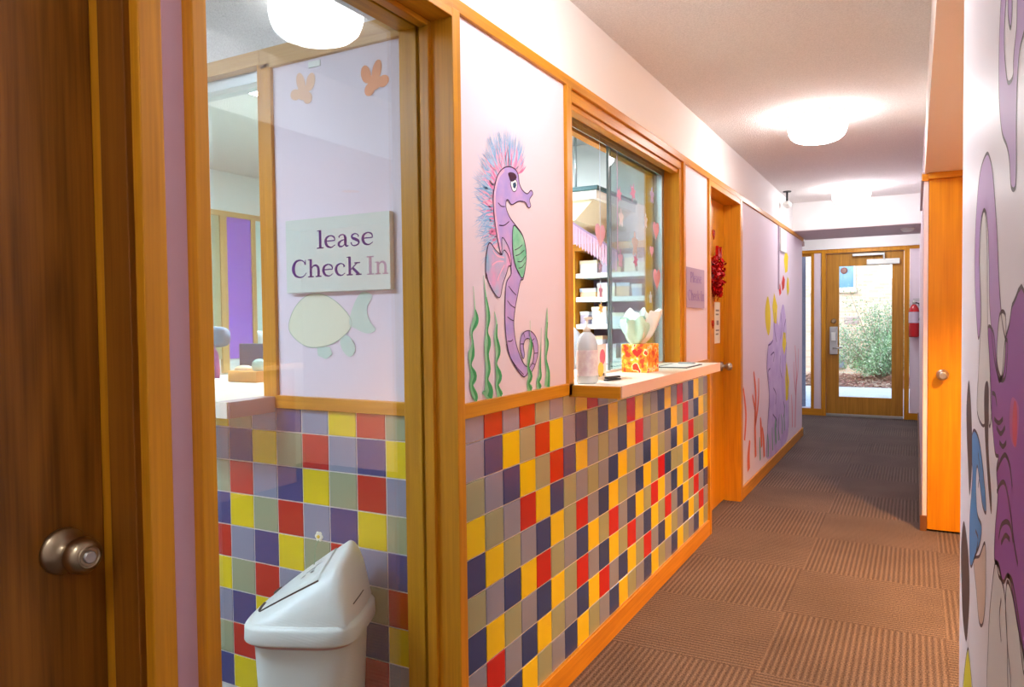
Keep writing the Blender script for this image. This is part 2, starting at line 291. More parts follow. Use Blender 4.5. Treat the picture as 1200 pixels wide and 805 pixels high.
DRAW={'body': [(1.8575,1.446),(1.8395,1.48),(1.8234,1.5325),(1.815,1.5852),(1.8203,1.6289),(1.8409,1.6698),(1.8725,1.6953),(1.9092,1.7072),(1.9444,1.7066),(1.9657,1.6932),(1.9724,1.6687),(1.9916,1.6516),(2.0227,1.6446),(2.0486,1.6589),(2.0614,1.6501),(2.0389,1.6293),(2.0462,1.6109),(2.0306,1.6031),(2.0094,1.6166),(1.9662,1.6137),(1.9241,1.5985),(1.9022,1.6089),(1.8907,1.6046),(1.889,1.5839),(1.9114,1.5589),(1.9464,1.5403),(1.9884,1.516),(2.0099,1.4773),(2.0115,1.4367),(1.9914,1.3833),(1.9729,1.3761),(1.9534,1.3322),(1.9377,1.2942),(1.9276,1.2459),(1.9387,1.1919),(1.964,1.1502),(1.9926,1.1213),(2.0187,1.1103),(2.0135,1.095),(1.9858,1.0848),(1.9402,1.1136),(1.902,1.1506),(1.8833,1.1937),(1.8749,1.2464),(1.8765,1.3146),(1.8854,1.3673),(1.9157,1.3969),(1.9028,1.4409),(1.8747,1.461)],'curl': [(1.9858,1.0848),(2.034,1.0914),(2.063,1.1144),(2.0839,1.1474),(2.0847,1.1816),(2.0677,1.2077),(2.0335,1.2236),(1.9974,1.222),(1.9735,1.2072),(1.9659,1.1802),(1.9724,1.1581),(1.9848,1.1399),(1.9933,1.1516),(1.988,1.1766),(1.9967,1.1945),(2.016,1.2006),(2.0401,1.1932),(2.0545,1.177),(2.059,1.1542),(2.0484,1.1265),(2.0259,1.1099),(2.0042,1.1068)],'belly': [(1.932,1.5371),(1.9641,1.5279),(1.9944,1.5079),(2.0098,1.4715),(2.0115,1.4367),(1.9878,1.3861),(1.9611,1.402),(1.9399,1.4208),(1.9265,1.4538),(1.9251,1.4931)],'fin': [(1.791,1.4748),(1.7746,1.448),(1.7685,1.4106),(1.7697,1.3736),(1.7705,1.3878),(1.7837,1.3633),(1.8092,1.3389),(1.8345,1.3231),(1.8503,1.3286),(1.8638,1.3612),(1.886,1.3936),(1.8996,1.4153),(1.9163,1.4194),(1.9124,1.4528),(1.8922,1.479),(1.8632,1.4958),(1.8601,1.4599),(1.853,1.4462),(1.8248,1.4572)],'back': [(1.9092,1.7072),(1.8725,1.6953),(1.8409,1.6698),(1.8203,1.6289),(1.815,1.5852),(1.8234,1.5325),(1.8395,1.48),(1.8575,1.446)],'head': [(1.9092,1.7072),(1.9444,1.7066),(1.9657,1.6932),(1.9724,1.6687),(1.9916,1.6516),(2.0227,1.6446),(2.0486,1.6589),(2.0614,1.6501),(2.0389,1.6293),(2.0462,1.6109),(2.0306,1.6031),(2.0094,1.6166),(1.9662,1.6137),(1.9241,1.5985),(1.9022,1.6089),(1.8907,1.6046),(1.889,1.5839),(1.9114,1.5589),(1.9464,1.5403),(1.9884,1.516),(2.0099,1.4773),(2.0115,1.4367),(1.9914,1.3833)],'eye': [(1.9174,1.6629),(1.9218,1.6496),(1.9333,1.639),(1.95,1.6437),(1.9588,1.6609),(1.9532,1.6742),(1.9341,1.674)],'iris': [(1.9315,1.6623),(1.9336,1.6503),(1.9454,1.6487),(1.954,1.6602),(1.9482,1.6683)],'brow': [(1.9041,1.6869),(1.9228,1.6934),(1.9464,1.6929),(1.9557,1.682),(1.934,1.6683),(1.9175,1.6668),(1.9108,1.6747)],'lines': [[(1.8412,1.593),(1.8609,1.5858),(1.8812,1.5873)],[(1.8462,1.5296),(1.8764,1.5328),(1.9054,1.547)],[(1.9251,1.4931),(1.929,1.4596),(1.9493,1.41),(1.9731,1.3912)],[(1.8982,1.3572),(1.9232,1.3421),(1.9454,1.332)],[(1.8895,1.3148),(1.9111,1.3019),(1.9355,1.2942)],[(1.8884,1.2674),(1.9101,1.2594),(1.9267,1.2556)],[(1.8899,1.1961),(1.9086,1.1955),(1.9198,1.2005)],[(1.881,1.1885),(1.8966,1.1561),(1.9348,1.122),(1.986,1.0914)],[(1.989,1.2178),(1.9969,1.2039)],[(2.0262,1.2226),(2.0258,1.2059)],[(2.0613,1.1994),(2.045,1.1931)],[(2.0841,1.1531),(2.0614,1.153)],[(2.0631,1.1172),(2.0434,1.124)],[(1.9707,1.1854),(1.9882,1.1849)],[(1.9386,1.466),(1.9628,1.4736),(1.9876,1.4859)],[(1.943,1.4493),(1.9685,1.4557),(1.9997,1.4707)],[(1.9558,1.4331),(1.9803,1.4347),(2.0068,1.4527)],[(1.9614,1.4135),(1.9836,1.4176),(2.0051,1.4334)]],'finrays': [[(1.8742,1.4389),(1.8353,1.4417),(1.8086,1.4559)],[(1.8705,1.4277),(1.8349,1.4254),(1.8022,1.4126)],[(1.8748,1.4169),(1.8507,1.3936),(1.8336,1.371)]],'weed': [[(1.7,1.3503,1),(1.7077,1.2872,3),(1.7098,1.2579,14),(1.6877,1.2265,6),(1.6934,1.1948,5),(1.6862,1.1659,14),(1.6809,1.1371,5),(1.6967,1.1069,14),(1.6841,1.0835,8),(1.7019,1.0526,12),(1.6987,1.0357,10)],[(1.7548,1.3821,1),(1.7659,1.3226,4),(1.7774,1.2676,10),(1.7685,1.2274,6),(1.7727,1.1972,16),(1.7669,1.1622,10),(1.7738,1.1215,12),(1.7652,1.0918,8),(1.7743,1.0608,22),(1.7638,1.0365,26)],[(1.8119,1.2828,1),(1.8244,1.2469,4),(1.8184,1.2111,9),(1.8308,1.1695,13),(1.8185,1.1341,5),(1.8342,1.0969,15),(1.8232,1.0719,8),(1.8401,1.0367,15)],[(2.0318,1.256,1),(2.0331,1.2057,2),(2.0361,1.1776,10),(2.023,1.1391,9),(2.0163,1.1116,6),(2.0302,1.0827,13),(2.0151,1.0615,8),(2.0291,1.0379,16)],[(2.1102,1.2325,1),(2.1048,1.1637,2),(2.0983,1.1065,6),(2.0977,1.0778,10),(2.082,1.0618,9),(2.0916,1.0381,16)],[(2.1537,1.2962,1),(2.1513,1.2495,6),(2.1449,1.2029,7),(2.151,1.1794,11),(2.1406,1.1331,6),(2.1555,1.0854,12),(2.1478,1.039,18)]],'tower': [(6.1576,0.1343),(6.2184,0.3649),(6.2956,0.6245),(6.1898,0.8466),(6.2508,1.0296),(6.4707,1.0769),(6.5036,1.2141),(6.6369,1.2974),(6.7751,1.1832),(6.8824,1.2983),(7.0303,1.3728),(7.1844,1.2389),(7.2243,1.0256),(7.1851,0.7841),(7.3464,0.5256),(7.3471,0.2142),(7.2258,0.1076),(6.8461,0.018),(6.5012,-0.0635)],'corals_y': [[(6.2368,1.4285),(6.1176,1.3216),(6.1465,1.1908),(6.2663,1.1093),(6.3594,1.1882),(6.3441,1.3233)],[(6.5368,1.4631),(6.4551,1.3515),(6.5199,1.214),(6.6538,1.1988),(6.7054,1.3543)],[(7.1639,1.8857),(7.0679,1.7743),(7.1448,1.6595),(7.283,1.6818),(7.3231,1.8218)],[(7.2831,1.636),(7.2234,1.5423),(7.2835,1.4527),(7.3853,1.5015),(7.3644,1.6089)],[(7.0305,1.1208),(6.9743,1.004),(7.0878,0.9101),(7.2045,1.0111),(7.165,1.1121)],[(7.2246,0.8427),(7.146,0.6958),(7.1855,0.4798),(7.3056,0.483),(7.3874,0.6466)]],'corals_r': [[(7.0301,1.639),(6.9371,1.5615),(6.9741,1.4896),(7.0872,1.5227),(7.1255,1.5988)],[(6.8464,1.558),(6.7753,1.4981),(6.8284,1.4422),(6.9188,1.4734)]],'branch_o': [[(5.7131,0.2093,3),(5.6885,0.4356,3),(5.7157,0.6791,3),(5.64,0.8568,1.5)],[(5.7015,0.4585,2.5),(5.8208,0.619,2),(5.8351,0.7936,1.2)],[(5.7021,0.5572,2),(5.5888,0.6911,1.2)],[(5.4513,0.1584,4),(5.4401,0.2555,4),(5.4887,0.3668,2)],[(5.3018,0.3947,2),(5.3488,0.5741,2.5),(5.2597,0.7678,1.5)],[(5.9559,0.2456,3),(5.9288,0.4035,3),(5.9015,0.4836,1.5)],[(6.0695,0.1491,3),(6.0412,0.2843,3),(5.9847,0.3961,1.5)]],'branch_p': [[(7.781,0.1563,2.5),(7.8258,0.4145,2.5),(7.871,0.6749,2),(7.7774,0.9756,1.2)],[(7.8255,0.4805,2),(7.7108,0.6862,1.5),(7.6879,0.8172,1)],[(7.8483,0.5444,2),(7.9889,0.7336,1.5),(8.0118,0.9337,1)],[(7.6018,0.1802,2),(7.5793,0.3756,2),(7.5356,0.5078,1)]],'grass': [[(6.248,0.119,2.5),(6.2483,0.2265,2.5),(6.2182,0.3114,1)],[(6.4689,0.1372,2),(6.4528,0.2229,2),(6.4369,0.3357,1)],[(6.6356,0.1672,3),(6.6018,0.3137,4),(6.6358,0.3942,2)],[(6.7746,0.1749,2),(6.757,0.293,1.5),(6.7924,0.3752,1)],[(6.9561,0.2071,2),(6.9747,0.2936,2),(6.919,0.3893,1)],[(7.1078,0.2159,2),(7.0884,0.3392,2),(7.1269,0.4556,1)],[(5.9,0.1522,2),(5.8867,0.2564,2),(5.8734,0.3348,1)]],'tlines': [[(6.2508,1.0296),(6.3747,1.0388),(6.4707,1.0631)],[(6.3428,0.837),(6.2501,0.8161),(6.2805,0.7469)],[(6.5025,0.6606),(6.6361,0.5925),(6.6021,0.5112)],[(6.8824,0.9198),(6.8462,0.8054),(6.9559,0.71)],[(6.4695,0.4422),(6.67,0.3616),(6.6357,0.3092)],[(7.031,0.4956),(7.1076,0.4123),(7.0311,0.3462)],[(6.3745,0.9438),(6.536,0.9584),(6.5029,0.8823)],[(6.5864,1.2972),(6.5528,1.1581),(6.6707,1.0431)],[(6.8824,1.2983),(6.9557,1.1811),(6.8824,1.0655)],[(7.1844,1.2389),(7.0684,1.1499),(7.1262,1.0588)],[(6.1576,0.1343),(6.2184,0.3649),(6.2956,0.6245),(6.1898,0.8466),(6.2508,1.0296)],[(7.2243,1.0256),(7.1851,0.7841),(7.3464,0.5256),(7.3471,0.2142)],[(6.8461,0.1642),(6.757,0.293),(6.8103,0.4021)]],'loopA': [(1.3085,1.4966),(1.4108,1.4945),(1.4737,1.4715),(1.5232,1.4202),(1.5414,1.3625),(1.5259,1.3022),(1.4786,1.2432),(1.4376,1.2184),(1.3972,1.244),(1.4103,1.2986),(1.4382,1.3552),(1.4147,1.4027),(1.3624,1.4191),(1.3113,1.4092),(1.273,1.3777),(1.2511,1.3274),(1.2407,1.279),(1.2047,1.2364),(1.1616,1.2012),(1.1139,1.1821),(1.0714,1.1776),(1.0328,1.1818),(1.0118,1.1931),(1.0005,1.2246),(1.0298,1.2315),(1.0705,1.2552),(1.1033,1.2975),(1.13,1.3505),(1.1618,1.3977),(1.2055,1.4494),(1.2501,1.4783)],'mass': [(1.2606,1.2377),(1.2206,1.1844),(1.217,1.1487),(1.1739,1.1065),(1.1348,1.0782),(1.0901,1.0802),(1.1157,1.0593),(1.0963,1.0304),(1.1253,0.9796),(1.1333,0.9409),(1.0882,0.9459),(1.0265,0.944),(0.9824,0.9654),(0.9488,0.9689),(0.9203,0.9598),(0.8824,0.9466),(0.8168,0.9389),(0.8421,1.2562),(0.9468,1.2699),(0.9855,1.2467),(1.0284,1.2263),(1.0494,1.1949),(1.0681,1.1807),(1.0991,1.1758),(1.135,1.2008),(1.1739,1.2333)],'innerA': [(1.3621,1.4169),(1.4135,1.3916),(1.429,1.3379),(1.3858,1.2656),(1.4077,1.211),(1.4316,1.1655),(1.4539,1.0957),(1.3023,1.0927),(1.2616,1.1571),(1.2282,1.1024),(1.1937,1.1255),(1.2325,1.1977),(1.265,1.2452),(1.2794,1.3291),(1.2964,1.38),(1.3233,1.4081)],'innerB': [(1.096,1.2562),(1.1247,1.2123),(1.1115,1.1911),(1.0681,1.1807),(1.0393,1.1905),(1.0228,1.2165),(1.0264,1.2562)],'loopB': [(1.1035,1.6561),(1.1264,1.6225),(1.1329,1.5768),(1.1227,1.5261),(1.0874,1.4813),(1.0278,1.4514),(0.9997,1.4292),(0.9803,1.398),(0.9408,1.3919),(0.9355,1.4175),(0.9381,1.4489),(0.9348,1.4963),(0.9159,1.5253),(0.8739,1.5366),(0.8766,1.5699),(0.9355,1.5923),(0.9438,1.5604),(0.9684,1.5371),(0.9744,1.5162),(1.0208,1.522),(1.0448,1.5409),(1.0664,1.5721),(1.0692,1.603),(1.0534,1.6371)],'drop': [(1.0211,1.6248),(1.0329,1.61),(1.0179,1.588),(1.0,1.5772),(0.9888,1.5895),(0.995,1.6149)],'blue': [(1.553,1.0482),(1.4694,1.0583),(1.3926,1.0497),(1.3214,1.0213),(1.2711,0.9864),(1.2691,0.9678),(1.3318,0.9663),(1.3858,0.9887),(1.4437,1.0059),(1.4694,0.9719),(1.4348,0.9286),(1.3446,0.9298),(1.3753,0.8945),(1.4751,0.8451),(1.5686,0.7983),(1.6179,0.8039),(1.6258,0.8671),(1.5842,0.9251),(1.5558,0.9779),(1.6184,1.0068)],'leaf1': [(1.6848,1.1308),(1.746,1.0739),(1.7232,1.0074),(1.6757,0.9558),(1.6318,0.9148),(1.5784,0.9738),(1.5736,1.0297),(1.6172,1.0958)],'leaf2': [(1.8174,0.8216),(1.9062,0.7399),(1.8791,0.6713),(1.8212,0.6158),(1.699,0.6081),(1.6283,0.6855),(1.6119,0.7567),(1.6839,0.8103)],'leaf3': [(1.2891,1.158),(1.3174,1.133),(1.2959,1.0774),(1.2381,1.0183),(1.1874,0.986),(1.1835,1.0116),(1.2367,1.0737),(1.2379,1.1529)],'tan': [(1.5048,0.8289),(1.3818,0.872),(1.2793,0.9208),(1.2601,0.8819),(1.2695,0.8281),(1.3123,0.7866),(1.3792,0.7687),(1.4393,0.7975)],'white': [(1.1213,0.9388),(1.1875,0.8569),(1.2088,0.8008),(1.2076,0.7222),(0.95,0.8411),(0.9759,0.8924),(1.0019,0.932),(1.036,0.941),(1.0765,0.936)],'white2': [(0.9817,0.9583),(0.9966,0.9239),(0.9759,0.8924),(0.95,0.8411),(0.814,0.9038),(0.8314,0.9307),(0.8787,0.9437),(0.932,0.9604)],'yellow': [(1.6455,0.6166),(1.7465,0.5271),(1.7982,0.4497),(1.5188,0.5786),(1.5693,0.6113)],'blob': [(0.9499,1.1687),(0.973,1.1523),(0.971,1.1288),(0.9456,1.1185),(0.9151,1.121),(0.8953,1.1436),(0.8971,1.1652)],'red': [(0.934,1.1658),(0.948,1.1459),(0.9421,1.1236),(0.9151,1.121),(0.9059,1.1422),(0.9113,1.1637)],'mlines': [[(1.1846,1.1517),(1.142,1.1529),(1.1179,1.1414)],[(1.1508,1.1209),(1.0941,1.1225),(1.0439,1.1341)],[(1.1209,1.1136),(1.0669,1.1129),(1.0194,1.1271)],[(1.0813,1.1003),(1.0409,1.1013),(1.0043,1.1119)],[(1.1102,1.0603),(1.059,1.0828),(1.012,1.0959),(0.9677,1.0914),(0.9417,1.073)],[(1.0807,0.9803),(1.0517,1.0037),(0.9963,1.0226),(0.9539,1.0274),(0.929,1.0164)],[(1.0499,0.9834),(1.0038,1.0049),(0.9607,1.0115)],[(1.1076,1.0335),(1.0564,1.0547),(1.0089,1.0617),(0.9551,1.0421),(0.9215,1.0184),(0.8874,1.006)],[(1.1213,0.9388),(1.0778,0.949),(1.036,0.941)],[(1.0391,0.8675),(1.0617,0.8905),(1.0438,0.9177)],[(1.4273,1.0301),(1.3881,1.0089),(1.4209,0.9745)],[(1.4702,0.8908),(1.4116,0.8917),(1.4466,0.8606)],[(0.9824,0.9654),(0.9332,0.9739),(0.8797,0.9563),(0.8316,0.9327)]]}
# ------------------------------------------------------------------ palette
OAK, OAKD = (222,154,32), (172,106,12)
oak_z = wood('oak_vertical', OAK, OAKD, 'z'); oak_y = wood('oak_along_hall', OAK, OAKD, 'y'); oak_x = wood('oak_across', OAK, OAKD, 'x')
door_dark = wood('brown_oak_door', (158,98,30), (96,54,10), 'z', .34, 1.0, 1.2, .12)
door_oak = wood('honey_oak_door', (226,154,14), (188,112,6), 'z', .32, .8, .8, .06)
door_end = wood('oak_glazed_door', (204,146,54), (150,98,22), 'z', .4)
pale_oak = wood('pale_oak', (214,180,124), (180,138,84), 'x')
M_white = mat('white_wall_paint', (236,234,232), .7, bump=(300,.1,.001))
M_pink = mat('pale_pink_wall', (232,219,230), .62, bump=(260,.08,.001))
M_pinkd = mat('rose_wall', (226,190,208), .7)
M_pop = mat('textured_ceiling', (240,236,233), .95, bump=(150,.9,.006), noise=(170,(222,218,215),.8))
M_soff = mat('soffit_plaster', (240,230,224), .9, bump=(220,.5,.003))
M_mauve = mat('mauve_trim', (200,182,184), .6)
M_lam = mat('cream_laminate', (234,226,208), .3)
M_lampink = mat('rosy_laminate_edge', (226,200,186), .35)
M_lammauve = mat('shaded_mauve_laminate_end', (176,152,158), .35)  # shade on the counter's end face put into its mauve colour
M_grout = mat('grout', (226,220,216), .8)
GY = mat('glaze_yellow', (236,208,6), .2, coat=.3); GR = mat('glaze_red', (196,18,16), .2, coat=.3)
GB = mat('glaze_navy', (40,66,130), .2, coat=.3); GG = mat('glaze_sage', (156,166,132), .2, coat=.3); GP = mat('glaze_lilac_grey', (138,146,170), .2, coat=.3)
TM = {'Y':GY,'R':GR,'B':GB,'G':GG,'P':GP}
M_brass = mat('satin_nickel', (176,160,132), .28, 1); M_steel = mat('brushed_steel', (186,186,184), .3, 1)
M_alu = mat('aluminium', (190,196,196), .35, .9); M_black = mat('black_plastic', (28,28,32), .4)
M_plast = mat('white_plastic', (236,240,234), .35, bump=(900,.05,.0005)); M_dark = mat('dark_gap', (60,60,58), .8)
M_glass = glass('clear_glass', (247,251,251), 1.5); M_glass2 = glass('greenish_glass', (238,248,248)); M_glassd = glass('door_glass', (245,250,250))
M_lamp = mat('lamp_glass', (250,250,252), .3, emit=LAMP_E); M_lampring = mat('lamp_ring', (235,228,224), .5)

# ------------------------------------------------------------------ carpet
def carpet():
    m = bpy.data.materials.new('ribbed_carpet_tiles'); m.use_nodes = True; nt = m.node_tree; L = nt.links.new
    b = nt.nodes['Principled BSDF']; b.inputs['Roughness'].default_value = .95; b.inputs['Specular IOR Level'].default_value = .1
    tc = nt.nodes.new('ShaderNodeTexCoord'); sx = nt.nodes.new('ShaderNodeSeparateXYZ'); L(tc.outputs['Object'], sx.inputs[0])
    def M(op, a, b_=None, c=None, cl=False):
        q = nt.nodes.new('ShaderNodeMath'); q.operation = op; q.use_clamp = cl
        for i, v in enumerate((a, b_, c)):
            if v is None: continue
            if isinstance(v, (int, float)): q.inputs[i].default_value = v
            else: L(v, q.inputs[i])
        return q.outputs[0]
    T = .6
    gx = M('FLOOR', M('DIVIDE', M('ADD', sx.outputs[0], .04), T)); gy = M('FLOOR', M('DIVIDE', M('SUBTRACT', sx.outputs[1], .28), T))
    par = M('MODULO', M('ADD', M('ADD', gx, gy), 100), 2)
    par = M('GREATER_THAN', par, .5)
    def ribs(c): return M('MULTIPLY_ADD', M('SINE', M('MULTIPLY', c, 2*PI/.0215)), .5, .5)
    r = M('ADD', M('MULTIPLY', ribs(sx.outputs[0]), par), M('MULTIPLY', ribs(sx.outputs[1]), M('SUBTRACT', 1, par)))
    n = nt.nodes.new('ShaderNodeTexNoise'); n.inputs['Scale'].default_value = 190; n.inputs['Detail'].default_value = 3; L(tc.outputs['Object'], n.inputs['Vector'])
    n2 = nt.nodes.new('ShaderNodeTexNoise'); n2.inputs['Scale'].default_value = 2.2; n2.inputs['Detail'].default_value = 4; L(tc.outputs['Object'], n2.inputs['Vector'])
    k = M('ADD', M('MULTIPLY', r, .34), M('MULTIPLY_ADD', n.outputs['Fac'], 1.9, -.72), cl=True)
    mx = nt.nodes.new('ShaderNodeMix'); mx.data_type = 'RGBA'; L(k, mx.inputs[0])
    mx.inputs[6].default_value = lin((66,56,56))+(1,); mx.inputs[7].default_value = lin((150,134,124))+(1,)
    mx2 = nt.nodes.new('ShaderNodeMix'); mx2.data_type = 'RGBA'; mx2.blend_type = 'MULTIPLY'; mx2.inputs[0].default_value = 1
    mr = nt.nodes.new('ShaderNodeMapRange'); mr.inputs[1].default_value = .3; mr.inputs[2].default_value = .7; mr.inputs[3].default_value = .82; mr.inputs[4].default_value = 1.1
    L(n2.outputs['Fac'], mr.inputs[0]); cb = nt.nodes.new('ShaderNodeCombineColor')
    for i in range(3): L(mr.outputs[0], cb.inputs[i])
    L(mx.outputs[2], mx2.inputs[6]); L(cb.outputs[0], mx2.inputs[7]); L(mx2.outputs[2], b.inputs['Base Color'])
    bp = nt.nodes.new('ShaderNodeBump'); bp.inputs['Strength'].default_value = .6; bp.inputs['Distance'].default_value = .004
    L(r, bp.inputs['Height']); L(bp.outputs[0], b.inputs['Normal'])
    return m
M_carpet = carpet()

# ------------------------------------------------------------------ shell
CE = 2.355
struct('floor', MB().box(-4.2,3.8,-1.6,10.15,-.12,0), M_carpet)
struct('ceiling', MB().box(-4.2,3.8,-1.6,10.25,CE,CE+.12), M_pop)

# hall's left wall, X from -.15 to 0
w = MB()
w.box(-.15,0,-1.5,10.1,2.085,CE)                     # band above the trim... (hall stops at the corner)
w = MB().box(-.15,0,-1.5,8.3,2.085,CE)
w.box(-.15,0,-1.5,-.14,0,2.085)
struct('wall_left', w, M_white)
struct('wall_left_strip', MB().box(-.15,0,.76,.812,0,2.085), M_pinkd)     # rose strip between door and glass screen
struct('wall_left_panel', MB().box(-.14,0,1.634,2.31,1.035,2.055), M_pink)
struct('wall_left_narrow', MB().box(-.14,0,3.765,4.27,.995,2.055), M_pink)
struct('wall_left_far', MB().box(-.15,0,5.19,8.3,0,2.055), M_pink)
# half-height wall carrying the tiles
struct('wall_left_low', MB().box(-.14,-.004,1.634,4.27,0,.995), M_grout)

def tilewall(name, grid, u0, v_top, W, s=.105, g=.0032, first_w=None, clip=None, rows_z0=.087):
    """grid rows top to bottom; row 0 is the cut row"""
    mb = MB(); order = 'YRBGP'
    for r, row in enumerate(grid):
        z1 = rows_z0 + (9-r)*s; z0 = z1-s
        if r == 0: z1 = v_top
        for c, ch in enumerate(row):
            a = u0+c*s; b = a+s
            if clip: a = max(a, clip[0]); b = min(b, clip[1])
            if b-a < .004: continue
            q = [W['f'](a+g/2, z0+g/2, 0), W['f'](b-g/2, z0+g/2, 0), W['f'](b-g/2, z1-g/2, .0), W['f'](a+g/2, z1-g/2, .0)]
            t = [W['f'](a+g/2+.0012, z0+g/2+.0012, .0022), W['f'](b-g/2-.0012, z0+g/2+.0012, .0022), W['f'](b-g/2-.0012, z1-g/2-.0012, .0022), W['f'](a+g/2+.0012, z1-g/2-.0012, .0022)]
            n = len(mb.v); mb.v += q+t; mi = order.index(ch)
            mb.face((n+4,n+5,n+6,n+7), mi)
            for i in range(4):
                j = (i+1) % 4; mb.face((n+i,n+j,n+4+j,n+4+i), mi)
    return struct(name, mb, [TM[k] for k in order])
cols = ['RPPGYBGBPR','RRBPGYPYRB']  # sliver column, c1 replaced below
hall_cols = [
 'PPPYBBGBR',
 'PPGYBGBPR','RBPGYPYRB','PYBPGBGPB','RGYRPYPBY','GRGYBRBYG','PYRBYGYGP','GPBGGPGPB','YBYPRBRBY','RGPGPYPYG','PBGPBGBRP','GYPBYRYPB',
 'YGBYGPGBY','PRYGPBRYG','BYRPBYPGP','RGPBYGBRB','PPGYGRYPY','YBPGRYGBG','GYBPBPRYP','BPYBGBPGB','YRGYGYBPY','PPRGYGYBG','GBPRPRGYP','RYBGBPRGB','BGYGYBPRY','YPGPGYBPG']
grid = [''.join(c[r] for c in hall_cols) for r in range(9)]
tilewall('wall_left_tiles', grid, 1.6475-.105, .998, dict(f=lambda u,v,o:(o-.003,u,v)), clip=(1.636,4.268))

# partition wall at Y=1.623 that the glass screen looks onto
PY0 = 1.623
w = MB().box(-3.35,-.15,PY0,PY0+.11,2.08,CE)
struct('wall_partition', w, M_pop)
struct('wall_partition_panel', MB().box(-.645,-.15,PY0,PY0+.11,1.035,2.02), M_pink)
struct('wall_partition_low', MB().box(-3.35,-.15,PY0+.003,PY0+.11,0,1.0), M_grout)
S5 = 'BYGRP'
prow = []
for r in range(9):
    prow.append(None)
for r in range(1,9): prow[r] = ''.join(S5[(4+3*(r-1)+(c-7)) % 5] for c in range(0,17))   # c=8 is the first column right of the leftmost sliver
prow[0] = 'GRPBYGRYGPBPYRGYB'[0:7] + 'YGPBPYRG' + 'RP'
def shiftrow(r): return prow[r]
tilewall('wall_partition_tiles', prow, -.8746-.105*8, 1.0, dict(f=lambda u,v,o:(u,PY0-o+.003,v)), clip=(-3.3,-.152))

# other walls of the rooms
struct('wall_right', MB().box(1.09,1.22,4.95,10.1,0,CE), M_pink)
struct('wall_right_soffit', MB().box(1.093,3.6,-1.5,4.95,2.07,CE), M_soff)
struct('wall_right_mural', MB().box(1.141,1.27,-1.5,1.95,0,2.07), mat('gloss_white_wall', (232,228,234), .42, spec=.12))
struct('wall_right_return', MB().box(1.09,1.112,4.905,4.95,0,2.05).box(1.97,3.6,4.905,4.99,0,2.07).box(1.112,1.97,4.96,4.99,0,2.07), M_pink)
struct('wall_side_room', MB().box(3.6,3.7,-1.5,10.1,0,CE).box(1.27,3.6,1.83,1.95,0,2.07), mat('side_room_wall', (240,230,216), .7))
struct('wall_near', MB().box(-4.1,3.7,-1.6,-1.5,0,CE), M_white)
struct('wall_outer_left', MB().box(-3.45,-3.35,-1.5,4.5,0,CE), mat('pale_green_wall', (226,234,234), .7))
struct('wall_reception_back', MB().box(-3.35,-.15,4.33,4.43,0,CE), mat('office_wall', (226,228,222), .7))
struct('wall_end', MB().box(-.6,.005,10.1,10.24,2.1,CE).box(-.084,.0,10.1,10.24,0,2.1).box(.99,1.22,10.1,10.24,0,2.1).box(-.6,-.3,10.1,10.24,0,2.1).box(-.3,-.084,10.1,10.24,0,.09), M_pink)
struct('wall_end_band', MB().box(-.65,1.09,10.06,10.1,2.1,CE).box(.0,1.22,10.1,10.24,2.1,CE), M_white)
struct('wall_far_left', MB().box(-.7,-.6,8.3,10.24,0,CE).box(-.7,-.15,8.2,8.3,0,CE), M_white)
struct('trim_beam', MB().box(-.6,1.09,7.6,8.54,2.09,CE), [M_white])
# mauve underside of the beam (a painted board)
struct('trim_beam_underside', MB().box(-.0,1.09,7.6,8.54,2.084,2.09), M_mauve)

# ------------------------------------------------------------------ trims in the hall
T = 1
def trim(mb, m, bevel=.002, label=None):
    global T
    o = struct('trim_%d' % T, mb, m, bevel=bevel, label=label); T += 1; return o
trim(MB().box(-.02,.012,1.60,8.32,2.052,2.086), oak_y)                       # rail along the top of the hall wall
trim(MB().box(-.02,.014,-.3,1.60,2.052,2.086), oak_y)
trim(MB().box(-.01,.012,1.634,2.345,.998,1.038), oak_y)                      # rail under the seahorse panel
trim(MB().box(-.12,.012,2.300,2.345,.998,2.055), oak_z)                      # post left of the reception window
trim(MB().box(-.12,.012,3.74,3.775,1.03,2.055), oak_z)                       # post right of it
trim(MB().box(-.01,.012,3.76,4.28,.985,1.02), oak_y)
trim(MB().box(-.15,.014,4.262,4.30,0,2.055), oak_z)                          # post beside the hall door
trim(MB().box(-.15,.012,5.13,5.195,0,2.055), oak_z)                          # right jamb of the hall door
trim(MB().box(-.15,.01,4.30,5.13,2.02,2.055), oak_y)                         # head
trim(MB().box(-.002,.012,1.634,4.262,0,.087), oak_y)                         # baseboards
trim(MB().box(0,.012,5.195,8.31,0,.085), oak_y)
trim(MB().box(-.02,.02,8.29,8.33,2.0,2.05), M_mauve)
# nested posts at the corner of the glass screen
c = MB().box(-.15,.014,1.597,1.634,0,2.055)
trim(c, oak_z, .0025)
trim(MB().box(-.082,-.052,1.583,1.597,0,2.03), oak_z, .003)
trim(MB().box(-.15,-.094,1.588,1.597,0,2.03), oak_z, .002)
trim(MB().box(-.15,.014,.84,1.597,2.03,2.055), oak_y)                        # head of the screen
trim(MB().box(-.082,-.052,.84,1.583,2.016,2.03), oak_y, .003)
trim(MB().box(-.15,-.094,.84,1.588,2.02,2.03), oak_y, .002)
trim(MB().box(-.15,.024,.812,.841,0,2.055), oak_z, .0025)                    # left post of the screen
trim(MB().box(-.15,.0,.841,1.6,0,.08), oak_y)
# casing of the near door
trim(MB().box(0,.02,.7195,.7605,0,2.055), oak_z, .0025)
trim(MB().box(-.15,.0,.733,.76,0,2.055), oak_z)
trim(MB().box(-.085,-.02,.722,.735,0,2.055), wood('oak_shadow_stop', (160,98,26), (110,60,8), 'z'), .002)
